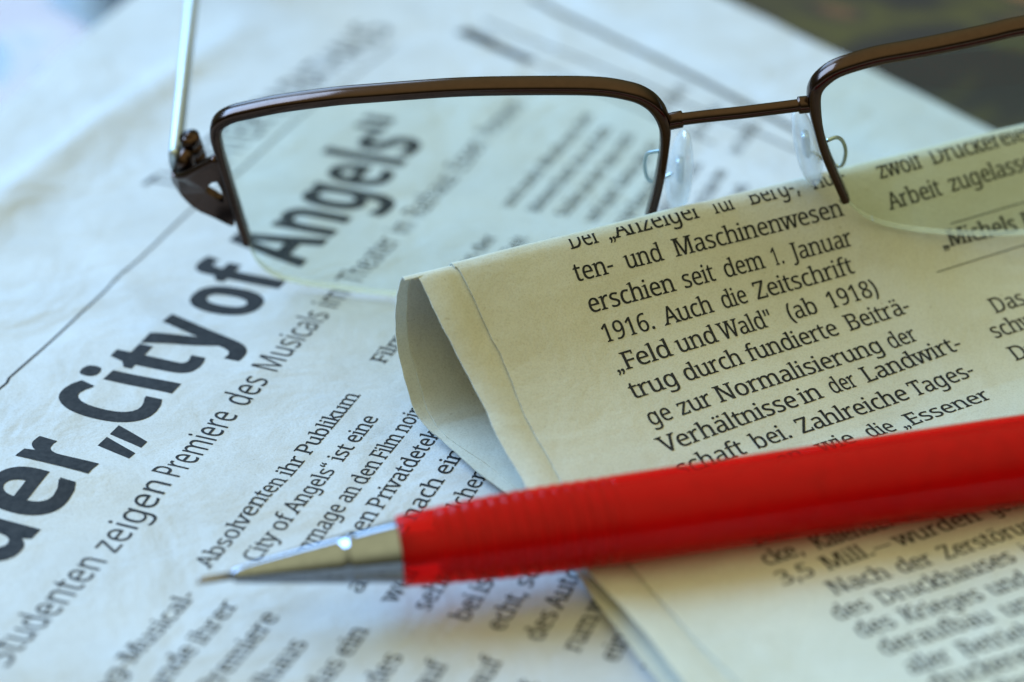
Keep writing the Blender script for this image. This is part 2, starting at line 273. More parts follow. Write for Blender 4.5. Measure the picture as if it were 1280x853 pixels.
sH751|97 0 97 714 187 714 187 412 553 412 553 714 643 714 643 0 553 0 553 333 187 333 187 0|9 674 85 652 102 614 182 614 199 652 275 674 275 714 9 714|465 674 541 652 558 614 638 614 655 652 731 674 731 714 465 714|465 0 731 0 731 40 655 62 638 100 558 100 541 62 465 40|9 0 275 0 275 40 199 62 182 100 102 100 85 62 9 40
sJ283|-4 -190 -46 -186 -78 -177 -78 -101 -44 -108 -6 -111 41 -101 78 -66 92 4 92 714 182 714 182 11 176 -52 159 -102 131 -141 93 -168 48 -185|4 674 80 652 97 614 177 614 194 652 270 674 270 714 4 714
sK629|97 0 97 714 187 714 187 362 249 430 310 498 503 714 608 714 325 403 619 0 513 0 260 341 187 277 187 0|9 674 85 652 102 614 182 614 199 652 275 674 275 714 9 714|415 674 491 652 508 614 603 614 620 652 696 674 696 714 415 714|425 0 707 0 707 40 631 62 614 100 518 100 501 62 425 40|9 0 275 0 275 40 199 62 182 100 102 100 85 62 9 40
sL534|97 0 97 714 187 714 187 80 499 80 499 0|9 674 85 652 102 614 182 614 199 652 275 674 275 714 9 714|9 0 187 0 187 50 102 100 85 62 9 40|454 0 499 0 499 165 454 165
sM917|97 0 97 714 230 714 450 129 678 714 810 714 810 0 721 0 721 439 723 542 728 625 486 0 412 0 177 626 178 543 180 433 180 0|9 674 85 652 102 614 225 614 242 652 318 674 318 714 9 714|590 674 666 652 683 614 805 614 822 652 898 674 898 714 590 714|633 0 898 0 898 40 822 62 805 100 726 100 709 62 633 40|9 0 268 0 268 40 192 62 175 100 102 100 85 62 9 40|9 0 270 0 270 40 194 62 177 100 102 100 85 62 9 40|9 674 85 652 102 614 177 614 194 652 270 674 270 714 9 714|634 0 898 0 898 40 822 62 805 100 727 100 710 62 634 40|634 674 710 652 727 614 805 614 822 652 898 674 898 714 634 714
sN770|97 0 97 714 201 714 582 123 584 171 581 241 579 311 579 714 663 714 663 0 558 0 176 593 178 506 180 399 180 0|9 674 85 652 102 614 196 614 213 652 289 674 289 714 9 714|491 674 567 652 584 614 658 614 675 652 751 674 751 714 491 714|9 0 268 0 268 40 192 62 175 100 102 100 85 62 9 40|9 0 270 0 270 40 194 62 177 100 102 100 85 62 9 40|9 674 85 652 102 614 177 614 194 652 270 674 270 714 9 714|487 674 563 652 580 614 658 614 675 652 751 674 751 714 487 714
sP615|97 0 97 714 286 714 351 711 407 700 453 683 490 659 526 617 547 566 554 504 551 465 542 429 528 393 506 361 476 334 439 310 392 292 335 282 269 278 187 278 187 0|187 355 259 355 321 359 372 370 411 388 439 415 455 452 461 500 456 542 441 576 417 603 382 622 336 633 278 637 187 637|9 0 275 0 275 40 199 62 182 100 102 100 85 62 9 40|9 674 85 652 102 614 187 664 187 714 9 714|9 0 275 0 275 40 199 62 182 100 102 100 85 62 9 40
sR632|97 0 97 714 294 714 356 711 410 701 454 686 490 664 526 624 547 573 554 511 552 475 545 443 533 416 518 392 500 372 479 356 411 320 607 0 502 0 329 295 187 295 187 0|187 371 294 371 347 375 389 386 421 406 443 432 457 466 461 507 456 549 442 582 419 607 386 623 343 633 289 636 187 636|414 0 695 0 695 40 619 62 602 100 507 100 490 62 414 40|9 0 275 0 275 40 199 62 182 100 102 100 85 62 9 40|9 674 85 652 102 614 187 664 187 714 9 714|9 0 275 0 275 40 199 62 182 100 102 100 85 62 9 40
sS549|247 -10 136 -1 51 24 51 110 141 81 251 68 300 71 340 82 372 99 394 122 407 150 412 183 397 242 346 286 244 330 188 354 142 381 107 411 81 447 65 491 60 542 63 578 73 611 89 640 111 664 138 685 170 702 206 714 245 722 288 724 396 713 485 684 457 607 376 634 286 645 245 642 211 632 185 617 166 595 155 570 151 541 166 481 215 438 307 397 414 347 440 329 462 307 479 284 492 257 499 226 502 191 494 132 471 83 433 43 396 20 352 3 303 -7
sT566|233 0 233 635 10 635 10 714 545 714 545 635 323 635 323 0|145 0 411 0 411 40 335 62 318 100 238 100 221 62 145 40|10 549 55 549 55 714 10 714|500 549 545 549 545 714 500 714
sV610|255 0 0 714 94 714 255 256 282 174 300 100 318 174 345 258 505 714 600 714 345 0|-88 674 -12 652 5 614 89 614 106 652 182 674 182 714 -88 714|417 674 493 652 510 614 595 614 612 652 688 674 688 714 417 714
sW940|201 0 12 714 106 714 217 278 238 189 251 108 266 193 289 283 415 714 508 714 639 280 663 189 678 108 692 189 713 279 823 714 917 714 727 0 636 0 497 468 481 526 468 577 461 609 451 553 427 465 292 0|-76 674 0 652 17 614 101 614 118 652 194 674 194 714 -76 714|327 674 403 652 420 614 503 614 520 652 596 674 596 714 327 714|735 674 811 652 828 614 912 614 929 652 1005 674 1005 714 735 714
sZ582|38 0 38 68 414 634 50 634 50 714 523 714 523 646 147 80 533 80 533 0|38 549 83 549 83 714 38 714|488 0 533 0 533 165 488 165
sa571|215 -10 169 -6 129 7 94 29 67 59 51 99 46 149 53 198 74 239 109 273 145 292 189 306 242 316 303 320 394 323 394 355 391 395 381 426 365 448 343 462 316 471 283 474 203 462 132 433 105 499 188 532 288 545 348 540 396 526 433 502 459 468 475 422 480 365 480 0 416 0 399 76 371 49 347 28 322 11 293 -1 257 -8|235 61 278 65 315 78 348 99 373 128 388 166 393 214 393 262 314 259 254 254 208 243 176 227 154 206 141 179 137 148 140 121 149 99 165 82 185 70 208 63|416 0 568 0 568 40 492 62 475 100 416 50
sb625|339 -10 300 -7 265 0 236 13 211 29 190 48 173 68 166 68 148 0 85 0 85 760 173 760 173 575 172 512 168 465 190 486 211 505 236 522 265 535 300 542 339 545 401 537 455 514 500 476 526 436 545 389 556 333 560 268 556 203 545 147 526 99 499 60 454 21 401 -2|326 63 370 69 406 87 433 116 453 157 465 208 469 269 460 358 433 421 387 459 324 472 273 467 234 450 206 423 188 384 177 334 173 271 177 206 187 156 205 115 233 86 274 69|-11 720 -11 698 89 682 173 700 173 760
sc480|300 -10 254 -7 212 3 174 19 139 42 110 72 87 109 69 153 59 205 55 265 59 327 70 381 88 426 113 464 142 494 178 517 217 533 260 543 306 546 385 537 447 517 420 444 364 461 304 469 235 456 186 418 156 355 146 266 150 206 163 157 184 117 214 89 253 72 299 66 376 75 438 97 438 19 379 -2
sd625|275 -10 213 -2 159 21 115 59 89 99 70 146 59 202 55 267 59 332 70 388 89 436 115 476 160 515 214 538 276 546 315 543 349 536 378 523 442 467 448 467 445 505 442 546 442 760 530 760 530 0 459 0 446 72 424 50 403 31 378 14 349 1 314 -7|289 63 340 68 380 84 408 109 428 146 439 193 443 250 443 266 439 328 428 379 410 420 382 449 341 467 288 473 245 467 209 448 182 416 162 375 150 324 146 265 150 206 162 156 182 116 209 87 245 69|346 720 346 698 446 682 530 700 530 760|459 0 618 0 618 40 542 62 525 100 459 50
se564|313 -10 264 -7 219 4 178 21 142 45 112 76 88 113 69 158 59 208 55 264 58 320 68 370 85 415 107 454 135 486 168 512 205 531 247 542 292 546 336 543 375 533 411 516 441 493 466 465 487 431 501 393 510 351 513 304 513 251 146 251 152 195 168 149 193 113 226 86 268 70 317 65 407 75 489 102 489 25 408 -2|148 321 421 321 417 363 407 400 390 431 365 455 332 469 291 474 252 470 219 456 192 433 170 403 156 366
sf354|109 0 109 468 15 468 15 509 109 539 109 570 114 633 129 683 155 720 190 745 232 760 283 765 342 760 387 747 364 678 327 688 284 693 257 690 235 680 218 664 207 640 199 609 197 571 197 536 332 536 332 468 197 468 197 0|21 0 285 0 285 40 209 62 192 100 114 100 97 62 21 40
sg615|290 -240 234 -238 183 -232 137 -221 97 -206 97 -125 139 -143 186 -157 238 -164 295 -167 338 -163 374 -149 404 -127 425 -96 439 -59 443 -16 443 5 444 39 446 71 411 36 374 10 328 -5 276 -10 212 -2 158 22 113 63 88 103 70 151 59 205 55 267 59 328 70 382 88 429 113 471 157 512 211 538 275 546 309 544 341 537 371 526 397 510 422 490 443 465 460 536 530 536 530 -9 526 -63 515 -110 497 -149 471 -182 438 -207 397 -225 347 -236|289 62 338 67 377 81 407 106 428 140 440 187 444 246 444 267 440 333 427 386 406 424 376 451 336 467 287 472 246 466 211 448 183 419 162 378 150 327 146 266 150 205 162 155 182 115 211 85 246 68
sh628|85 0 85 760 173 760 173 537 168 462 174 462 193 487 217 508 245 524 275 536 307 543 341 545 401 540 450 524 488 498 515 461 532 411 537 349 537 0 450 0 450 343 437 415 397 458 330 472 276 466 235 450 206 422 188 383 177 335 173 277 173 0|-11 720 -11 698 89 682 173 700 173 760|245 502 245 480 345 464 401 482 401 542|362 0 625 0 625 40 549 62 532 100 455 100 438 62 362 40|-3 0 261 0 261 40 185 62 168 100 90 100 73 62 -3 40
si268|130 625 93 639 85 650 80 664 78 681 80 699 85 713 93 723 130 737 166 723 174 713 179 699 181 681 179 664 174 650 166 639|85 0 85 536 173 536 173 0|-11 496 -11 474 89 458 173 476 173 536|-3 0 261 0 261 40 185 62 168 100 90 100 73 62 -3 40
sk544|85 0 85 760 172 760 172 363 171 321 168 276 190 299 214 330 236 355 407 536 510 536 293 307 525 0 419 0 233 250 172 197 172 0|-11 720 -11 698 89 682 172 700 172 760|319 496 395 474 412 436 505 436 522 474 598 496 598 536 319 536|331 0 613 0 613 40 537 62 520 100 424 100 407 62 331 40|-3 0 260 0 260 40 184 62 167 100 90 100 73 62 -3 40
sl268|85 0 85 760 173 760 173 0|-11 720 -11 698 89 682 173 700 173 760|-3 0 261 0 261 40 185 62 168 100 90 100 73 62 -3 40
sm945|85 0 85 536 156 536 169 463 193 489 215 509 242 526 270 537 301 544 332 546 390 540 436 524 471 495 496 456 521 484 546 507 575 524 606 536 639 544 673 546 729 541 774 525 809 500 834 462 849 412 854 349 854 0 767 0 767 345 755 416 719 458 658 472 611 467 574 452 546 427 528 392 517 349 513 296 513 0 426 0 426 345 414 416 377 458 316 472 268 466 230 450 204 422 187 384 176 336 173 278 173 0|-11 496 -11 474 89 458 156 476 156 536|577 504 577 482 677 466 729 484 729 544|679 0 942 0 942 40 866 62 849 100 772 100 755 62 679 40|338 0 601 0 601 40 525 62 508 100 431 100 414 62 338 40|-3 0 261 0 261 40 185 62 168 100 90 100 73 62 -3 40
sn628|85 0 85 536 156 536 169 463 194 489 218 509 246 526 277 537 310 544 343 546 402 541 450 525 488 500 515 462 532 412 537 349 537 0 450 0 450 343 437 415 397 458 330 472 277 466 236 450 207 422 188 384 177 336 173 278 173 0|-11 496 -11 474 89 458 156 476 156 536|247 504 247 482 347 466 402 484 402 544|362 0 625 0 625 40 549 62 532 100 455 100 438 62 362 40|-3 0 261 0 261 40 185 62 168 100 90 100 73 62 -3 40
so605|301 -10 255 -6 213 4 175 22 140 48 111 79 87 117 69 162 59 213 55 269 59 332 72 387 93 434 122 474 158 506 201 528 249 542 304 546 351 542 394 532 432 513 467 489 496 457 520 420 537 375 547 325 551 269 547 206 534 151 513 103 484 63 447 31 404 8 356 -5|303 63 352 69 392 88 422 119 443 160 456 210 460 269 456 328 443 377 422 418 392 448 352 466 302 472 252 466 213 448 183 418 162 377 150 328 146 269 150 210 163 160 184 119 213 88 253 69
sp625|85 -240 85 536 157 536 169 463 191 485 212 505 236 522 265 535 300 543 340 546 402 538 455 515 500 477 526 438 545 391 556 334 560 269 556 205 545 148 526 101 500 61 455 22 401 -2 339 -10 300 -7 266 0 237 14 173 68 167 68 171 25 173 -20 173 -240|326 63 357 66 384 75 406 90 426 110 441 135 454 164 469 270 465 327 453 376 433 417 406 448 369 466 324 472 275 467 236 452 209 426 190 390 178 343 173 286 173 269 177 208 187 157 205 117 233 87 274 69|-11 496 -11 474 89 458 157 476 157 536|-3 -240 261 -240 261 -200 185 -178 168 -140 90 -140 73 -178 -3 -200
sr423|85 0 85 536 157 536 167 438 190 466 212 491 238 514 267 532 299 542 335 546 368 545 398 540 387 459 359 464 329 466 302 464 277 456 252 444 230 427 210 406 194 381 183 352 175 321 173 286 173 0|-11 496 -11 474 89 458 157 476 157 536|-3 0 261 0 261 40 185 62 168 100 90 100 73 62 -3 40
ss479|220 -10 123 -1 52 24 52 104 129 75 222 61 263 63 295 71 319 83 336 98 346 118 349 140 338 176 299 208 217 244 128 284 71 332 60 352 53 376 51 404 57 446 76 481 107 509 147 530 196 542 252 546 343 536 423 510 393 440 322 464 246 474 213 472 185 466 164 456 148 443 138 428 135 409 148 372 192 342 273 307 360 267 415 219 426 199 432 175 434 148 428 100 408 61 376 30 333 8 281 -6
st361|249 -10 172 4 149 17 130 33 114 55 102 82 94 116 92 156 92 468 16 468 16 510 93 545 128 659 180 659 180 536 335 536 335 468 180 468 180 158 183 128 190 104 204 86 221 72 241 65 264 62 305 66 339 73 339 6 299 -5
su628|274 -10 215 -5 166 11 128 36 101 74 84 123 79 185 79 536 168 536 168 191 181 120 221 77 287 63 340 69 381 85 411 113 430 151 441 199 445 257 445 536 533 536 533 0 461 0 448 71 424 46 400 25 372 9 341 -1 308 -8|-17 496 -17 474 83 458 168 476 168 536|349 496 349 474 449 458 533 476 533 536|461 0 621 0 621 40 545 62 528 100 461 50
sv518|203 0 0 536 94 536 208 220 225 171 241 119 251 78 266 120 283 172 300 220 414 536 508 536 304 0|-88 496 -12 474 5 436 89 436 106 474 182 496 182 536 -88 536|326 496 402 474 419 436 503 436 520 474 596 496 596 536 326 536
sw796|158 1 11 537 102 537 176 251 197 164 211 91 225 133 237 186 251 235 346 537 442 537 534 235 555 161 570 92 587 161 610 251 685 537 775 537 626 1 523 1 431 303 408 383 394 445 377 383 354 302 258 1|-77 497 -1 474 16 437 97 437 114 474 190 497 190 537 -77 537|258 497 334 474 351 437 437 437 454 474 530 497 530 537 258 537|597 497 673 474 690 437 770 437 787 474 863 497 863 537 597 537
sy520|84 -240 42 -238 11 -232 11 -162 37 -166 70 -168 99 -165 123 -156 144 -142 161 -123 176 -100 189 -73 217 -2 1 536 95 536 211 231 238 155 256 85 278 151 306 232 415 536 510 536 279 -74 258 -121 234 -162 206 -195 173 -220 132 -235|-87 496 -11 474 6 436 90 436 107 474 183 496 183 536 -87 536|327 496 403 474 420 436 505 436 522 474 598 496 598 536 327 536
sz480|39 0 39 58 327 468 56 468 56 536 424 536 424 470 140 68 431 68 431 0|39 411 79 411 79 536 39 536|391 0 431 0 431 125 391 125
sä571|215 -10 169 -6 129 7 94 29 67 59 51 99 46 149 53 198 74 239 109 273 145 292 189 306 242 316 303 320 394 323 394 355 391 395 381 426 365 448 343 462 316 471 283 474 203 462 132 433 105 499 188 532 288 545 348 540 396 526 433 502 459 468 475 422 480 365 480 0 416 0 399 76 371 49 347 28 322 11 293 -1 257 -8|235 61 278 65 315 78 348 99 373 128 388 166 393 214 393 262 314 259 254 254 208 243 176 227 154 206 141 179 137 148 140 121 149 99 165 82 185 70 208 63|416 0 568 0 568 40 492 62 475 100 416 50|222 690 212 721 186 739 154 739 128 721 118 690 128 659 154 641 186 641 212 659|412 690 402 721 376 739 344 739 318 721 308 690 318 659 344 641 376 641 402 659
sö605|301 -10 255 -6 213 4 175 22 140 48 111 79 87 117 69 162 59 213 55 269 59 332 72 387 93 434 122 474 158 506 201 528 249 542 304 546 351 542 394 532 432 513 467 489 496 457 520 420 537 375 547 325 551 269 547 206 534 151 513 103 484 63 447 31 404 8 356 -5|303 63 352 69 392 88 422 119 443 160 456 210 460 269 456 328 443 377 422 418 392 448 352 466 302 472 252 466 213 448 183 418 162 377 150 328 146 269 150 210 163 160 184 119 213 88 253 69|257 690 247 721 221 739 189 739 163 721 153 690 163 659 189 641 221 641 247 659|447 690 437 721 411 739 379 739 353 721 343 690 353 659 379 641 411 641 437 659
sü628|274 -10 215 -5 166 11 128 36 101 74 84 123 79 185 79 536 168 536 168 191 181 120 221 77 287 63 340 69 381 85 411 113 430 151 441 199 445 257 445 536 533 536 533 0 461 0 448 71 424 46 400 25 372 9 341 -1 308 -8|-17 496 -17 474 83 458 168 476 168 536|349 496 349 474 449 458 533 476 533 536|461 0 621 0 621 40 545 62 528 100 461 50|262 690 252 721 226 739 194 739 168 721 158 690 168 659 194 641 226 641 252 659|452 690 442 721 416 739 384 739 358 721 348 690 358 659 384 641 416 641 442 659
s–500|0 230 500 230 500 290 0 290
s“370|128 750 83 720 40 650 30 570 58 518 106 510 143 548 138 592 96 616 100 670 140 722|283 750 238 720 195 650 185 570 213 518 261 510 298 548 293 592 251 616 255 670 295 722
s„370|40 -140 85 -110 128 -40 138 40 110 92 62 100 25 62 30 18 72 -6 68 -60 28 -112|195 -140 240 -110 283 -40 293 40 265 92 217 100 180 62 185 18 227 -6 223 -60 183 -112""".split('\n'):
    h, *loops = ln.split('|')
    GLYPHS[h[:2]] = (int(h[2:]), [list(map(int, l.split())) for l in loops])

def wind(px, py, loops):
    w = 0
    for l in loops:
        n = len(l)
        for i in range(n):
            x0, y0 = l[i]; x1, y1 = l[(i + 1) % n]
            if (y0 <= py) != (y1 <= py):
                if (x1 - x0) * (py - y0) / (y1 - y0) + x0 > px: w += 1 if y1 > y0 else -1
    return w

CACHE = {}
def glyph(key, step=None):
    k = (key, step)
    if k in CACHE: return CACHE[k]
    adv, fl = GLYPHS[key]
    loops = [[(l[i], l[i + 1]) for i in range(0, len(l), 2)] for l in fl]
    # all filled loops wind the same way, holes the other: normalise added slabs
    def ar(l): return sum(l[i][0] * l[(i + 1) % len(l)][1] - l[(i + 1) % len(l)][0] * l[i][1] for i in range(len(l)))
    big = max(loops, key=lambda l: abs(ar(l))); sg = 1 if ar(big) > 0 else -1
    norm = []
    for l in loops:
        if len(l) <= 8 and key[0] == 's' and ar(l) * sg < 0 and min(len(l), 9) in (4, 5, 6, 7, 8) and abs(ar(l)) < 60000:
            cx = sum(p[0] for p in l) / len(l); cy = sum(p[1] for p in l) / len(l)
            l = l[::-1]
        norm.append(l)
    loops = norm
    V = []; E = []
    for l in loops:
        pts = []
        for i in range(len(l)):
            a, b = l[i], l[(i + 1) % len(l)]
            n = 1 if not step else max(1, int(math.hypot(b[0] - a[0], b[1] - a[1]) / step))
            for j in range(n): pts.append((a[0] + (b[0] - a[0]) * j / n, a[1] + (b[1] - a[1]) * j / n))
        k0 = len(V); V += pts
        E += [(k0 + i, k0 + (i + 1) % len(pts)) for i in range(len(pts))]
    if step:
        xs = [p[0] for p in V]; ys = [p[1] for p in V]
        y = min(ys) + step * .37
        while y < max(ys):
            x = min(xs) + step * .41
            while x < max(xs):
                if wind(x, y, loops): V.append((x, y))
                x += step
            y += step
    rv, re, rf, *_ = delaunay_2d_cdt([Vector(p) for p in V], E, [], 0, 0.01)
    tri = []
    for f in rf:
        cx = sum(rv[i][0] for i in f) / len(f); cy = sum(rv[i][1] for i in f) / len(f)
        if wind(cx, cy, loops): tri.append(list(f))
    CACHE[k] = (adv, [(p[0], p[1]) for p in rv], tri)
    return CACHE[k]

def set_text(mb, style, text, a, b, em, surf, side=1, step=None, mi=1, fit=True, bold=0.0):
    """letters of one line from a to b (page coordinates, mm); surf maps page coordinates to space"""
    a = Vector(a); b = Vector(b)
    d = (b - a); L = d.length; d /= L
    up = Vector((-d.y, d.x)) * side
    sp = 235
    width = 0
    for ch in text: width += sp if ch == ' ' else GLYPHS[style + ch][0]
    sx = L / width if fit else em / 1000
    sy = em / 1000
    x = 0
    for ch in text:
        if ch == ' ': x += sp; continue
        adv, V, T = glyph(style + ch, step)
        for off in ((0, bold) if bold else (0,)):
            vs = []
            for (gx, gy) in V:
                q = a + d * ((x + gx + off) * sx) + up * (gy * sy)
                vs.append(surf(q.x, q.y, 0.035 + (0.006 if off else 0)))
            mb.add(vs, T, mi)
        x += adv

def set_rule(mb, a, b, w, surf, n=40, mi=1):
    a = Vector(a); b = Vector(b); d = (b - a).normalized(); up = Vector((-d.y, d.x)) * w / 2
    vs = []; fs = []
    for i in range(n + 1):
        p = a + (b - a) * i / n
        for q in (p - up, p + up): vs.append(surf(q.x, q.y, 0.04))
        if i: fs.append((2 * i - 2, 2 * i, 2 * i + 1, 2 * i - 1))
    mb.add(vs, fs, mi)

# ------------------------------------------------------------------ materials
M_paper = paper_mat('newsprint', (0.57, 0.58, 0.585))
M_paper2 = paper_mat('newsprint_folded', (0.655, 0.655, 0.575), glow=0.30, crumple=0.55)
M_ink = ink_mat()
M_brown = metal_mat('brown_metal', (0.06, 0.035, 0.026), 0.15)
M_silver = metal_mat('chrome', (0.26, 0.275, 0.315), 0.09)
M_temple = metal_mat('pale_steel', (0.56, 0.63, 0.66), 0.42)
M_sleeve = metal_mat('dark_steel', (0.30, 0.27, 0.25), 0.3)
M_lens = clear_mat('lens_glass', (0.925, 0.955, 0.92), ior=1.24)
M_edge = clear_mat('lens_edge', (0.75, 0.8, 0.7), (0.84, 0.87, 0.80), 0.4, through=0.12)
M_pad = clear_mat('pad_silicone', (0.88, 0.91, 0.92), (0.95, 0.96, 0.95), 0.42, ior=1.8, rough=0.12)
M_red = clear_mat('red_plastic', (0.97, 0.045, 0.05), (0.95, 0.003, 0.008), 0.27, ior=1.22, rough=0.16)
M_core = clear_mat('red_core', (0.8, 0.02, 0.02), (0.52, 0.014, 0.02), 0.82, ior=1.25, rough=0.3)

# ------------------------------------------------------------------ table
def build_table():
    m, nt, p, out = node_mat('dark_table')
    n = link_noise(nt, 24, 3, 0.5, 0.6)
    r = ramp(nt, n.outputs['Fac'], [(0.38, (0.010, 0.013, 0.022)), (0.46, (0.055, 0.052, 0.022)), (0.52, (0.024, 0.024, 0.026)), (0.57, (0.20, 0.09, 0.04))])
    nt.links.new(r.outputs[0], p.inputs['Base Color'])
    p.inputs['Roughness'].default_value = 0.16
    nb = link_noise(nt, 14, 3, 0.5)
    bp = nt.nodes.new('ShaderNodeBump'); bp.inputs['Strength'].default_value = 0.25; bp.inputs['Distance'].default_value = 0.004
    nt.links.new(nb.outputs['Fac'], bp.inputs['Height']); nt.links.new(bp.outputs[0], p.inputs['Normal'])
    bm = bmesh.new()
    bmesh.ops.create_cube(bm, size=1)
    for v in bm.verts: v.co = Vector((v.co.x * 1.1, v.co.y * 0.9 + 0.3, v.co.z * 0.022 - 0.011 - 0.0043))
    bmesh.ops.bevel(bm, geom=bm.edges[:], offset=0.003, segments=3, affect='EDGES')
    me = bpy.data.meshes.new('table_top'); bm.to_mesh(me); bm.free(); me.materials.append(m)
    o = bpy.data.objects.new('table_top', me); C.objects.link(o); o['kind'] = 'structure'
build_table()

# ------------------------------------------------------------------ newspaper lying flat: page coordinates s (along its lines), n (across)
TA = R(68)
tx, ty = math.cos(TA), math.sin(TA)
def page_xy(s, n): return s * tx + n * ty, s * ty - n * tx

def wave(x, y):
    z = 0.6 * noise.noise(Vector((x / 34, y / 26, 1.7))) + 0.30 * noise.noise(Vector((x / 12, y / 11, 7.1))) + 0.06 * noise.noise(Vector((x / 4.5, y / 6, 2.2)))
    # two soft creases running along the left of the page
    for (x0, y0, x1, y1, h, w) in ((-67, 200, -53, 244, 0.75, 1.1), (-54, 151, -20, 144, 0.6, 3.6), (-52, 200, -40, 178, 0.35, 1.6), (-66, 205, -44, 262, 1.3, 3.0), (-70, 190, -56, 222, 0.8, 2.4), (-60, 128, -20, 118, 0.3, 3.0)):
        dx, dy = x1 - x0, y1 - y0; L = math.hypot(dx, dy)
        t = ((x - x0) * dx + (y - y0) * dy) / L / L
        d = ((x - x0) * dy - (y - y0) * dx) / L
        e = max(0, 1 - max(0, abs(t - 0.5) - 0.3) * 2.2)
        z += h * e * math.exp(-(d / w) ** 2)
    return z

E2a, E2b = page_xy(312, -174), page_xy(170, 45)
def ridge(x, y):
    dx, dy = E2b[0] - E2a[0], E2b[1] - E2a[1]; L = math.hypot(dx, dy)
    return ((x - E2a[0]) * dy - (y - E2a[1]) * dx) / L      # signed distance, positive on the viewer's side or not

def page_surface(level, bump=0.0):
    def f(s, n, off=0.0):
        x, y = page_xy(s, n)
        z = level + wave(x, y) * (1.0 if bump == 0 else 0.6)
        if level == 0.0:      # the far edge of the top page lifts a little
            e = s + 0.4846 * (n + 167) - 271
            z += 0.7 * math.exp(-(e / 6.0) ** 2)
        if bump:
            d = ridge(x, y)
            z += bump * math.exp(-((d + 1.6) / 2.8) ** 2)
        return (x, y, z + off)
    return f

def page_mesh(mb, corners, surf, th=0.09, ns=90, nn=90, seed=0):
    A, B, Cc, D = [Vector(c) for c in corners]      # near-left, near-right, far-right, far-left
    top = []; bot = []
    for i in range(ns + 1):
        for j in range(nn + 1):
            a = i / ns; b = j / nn
            p = (A * (1 - b) + B * b) * (1 - a) + (D * (1 - b) + Cc * b) * a
            e = 0.5 * noise.noise(Vector((p.x / 17, p.y / 17, seed)))
            if j == 0: p.y += e * 1.6
            if i == ns: p.x += e
            q = surf(p.x, p.y)
            top.append(q); bot.append((q[0], q[1], q[2] - th))
    W = nn + 1; f = []
    for i in range(ns):
        for j in range(nn):
            k = i * W + j; f.append((k, k + 1, k + W + 1, k + W))
    mb.add(top, f)
    mb.add(bot, [g[::-1] for g in f])
    # edges
    N = len(top); vs = top + bot; fs = []
    for j in range(nn):
        fs += [(j, j + N, j + 1 + N, j + 1), (ns * W + j + 1, ns * W + j + 1 + N, ns * W + j + N, ns * W + j)]
    for i in range(ns):
        fs += [((i + 1) * W, (i + 1) * W + N, i * W + N, i * W), (i * W + nn, i * W + nn + N, (i + 1) * W + nn + N, (i + 1) * W + nn)]
    mb.add(vs, fs, 0, False)

def build_newspaper():
    root = empty('newspaper', 'flat white newspaper with a large black headline, lying under the glasses and pencil', 'newspaper')
    S1 = page_surface(0.0)
    mb = MB()
    page_mesh(mb, [(40, -133), (40, 60), (161, 60), (271, -167)], S1, ns=130, nn=130)
    for st, txt, s0, s1, n0, n1, em, step in FLAT_TEXT:
        set_text(mb, st, txt, (s0, n0), (s1, n1), em, S1, side=-1, step=step, bold=20 if st == 's' else 22 if st == 'b' else 0)
    pts = [(118, -112.0), (133.5, -112.0), (134.5, -112.4), (152, -113.4), (177, -114.6), (206, -115.2), (236, -114.6)]
    for p, q in zip(pts[:-1], pts[1:]): set_rule(mb, p, q, 0.3, S1, 14)
    mb.build('front_page', [M_paper, M_ink], root)
    mb = MB(); S2 = page_surface(-0.55)
    page_mesh(mb, [(40, -135), (40, 62), (170, 45), (312, -173)], S2, seed=3)
    rnd = random.Random(4)
    set_rule(mb, (246.2, -108.3), (243.4, -102.3), 3.6, S2, 12)  # shadow of the gap under the front page's edge, painted as an ink bar
    set_rule(mb, (243.2, -102.3), (239.0, -93.5), 2.0, S2, 12)  # narrower tail of that gap shadow, also painted in ink
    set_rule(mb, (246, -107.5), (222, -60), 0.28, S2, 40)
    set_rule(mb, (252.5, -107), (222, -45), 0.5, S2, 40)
    set_rule(mb, (264, -103.5), (229, -49), 1.1, S2, 40)  # soft shade band beside this page's far edge, drawn as a wide ink strip
    for k in range(3):       # body text at the far end of the page, far out of focus
        n = -69 + k * 6.6
        e = 170 + (45 - n) * 0.648 - 5.0
        set_text(mb, 's', FAR_WORDS[k], (e - 12.5, n), (e, n), 2.7, S2, side=-1)
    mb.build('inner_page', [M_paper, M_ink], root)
    mb = MB(); S3 = page_surface(-1.25, -1.7)
    page_mesh(mb, [(40, -137), (40, 64), (190, 45), (350, -175)], S3, seed=8)
    mb.build('inner_page', [M_paper, M_ink], root)
    mb = MB(); S4 = page_surface(-3.3)
    page_mesh(mb, [(40, -136.5), (40, 64), (191, 45), (351, -174)], S4, seed=12)
    mb.build('inner_page', [M_paper, M_ink], root)
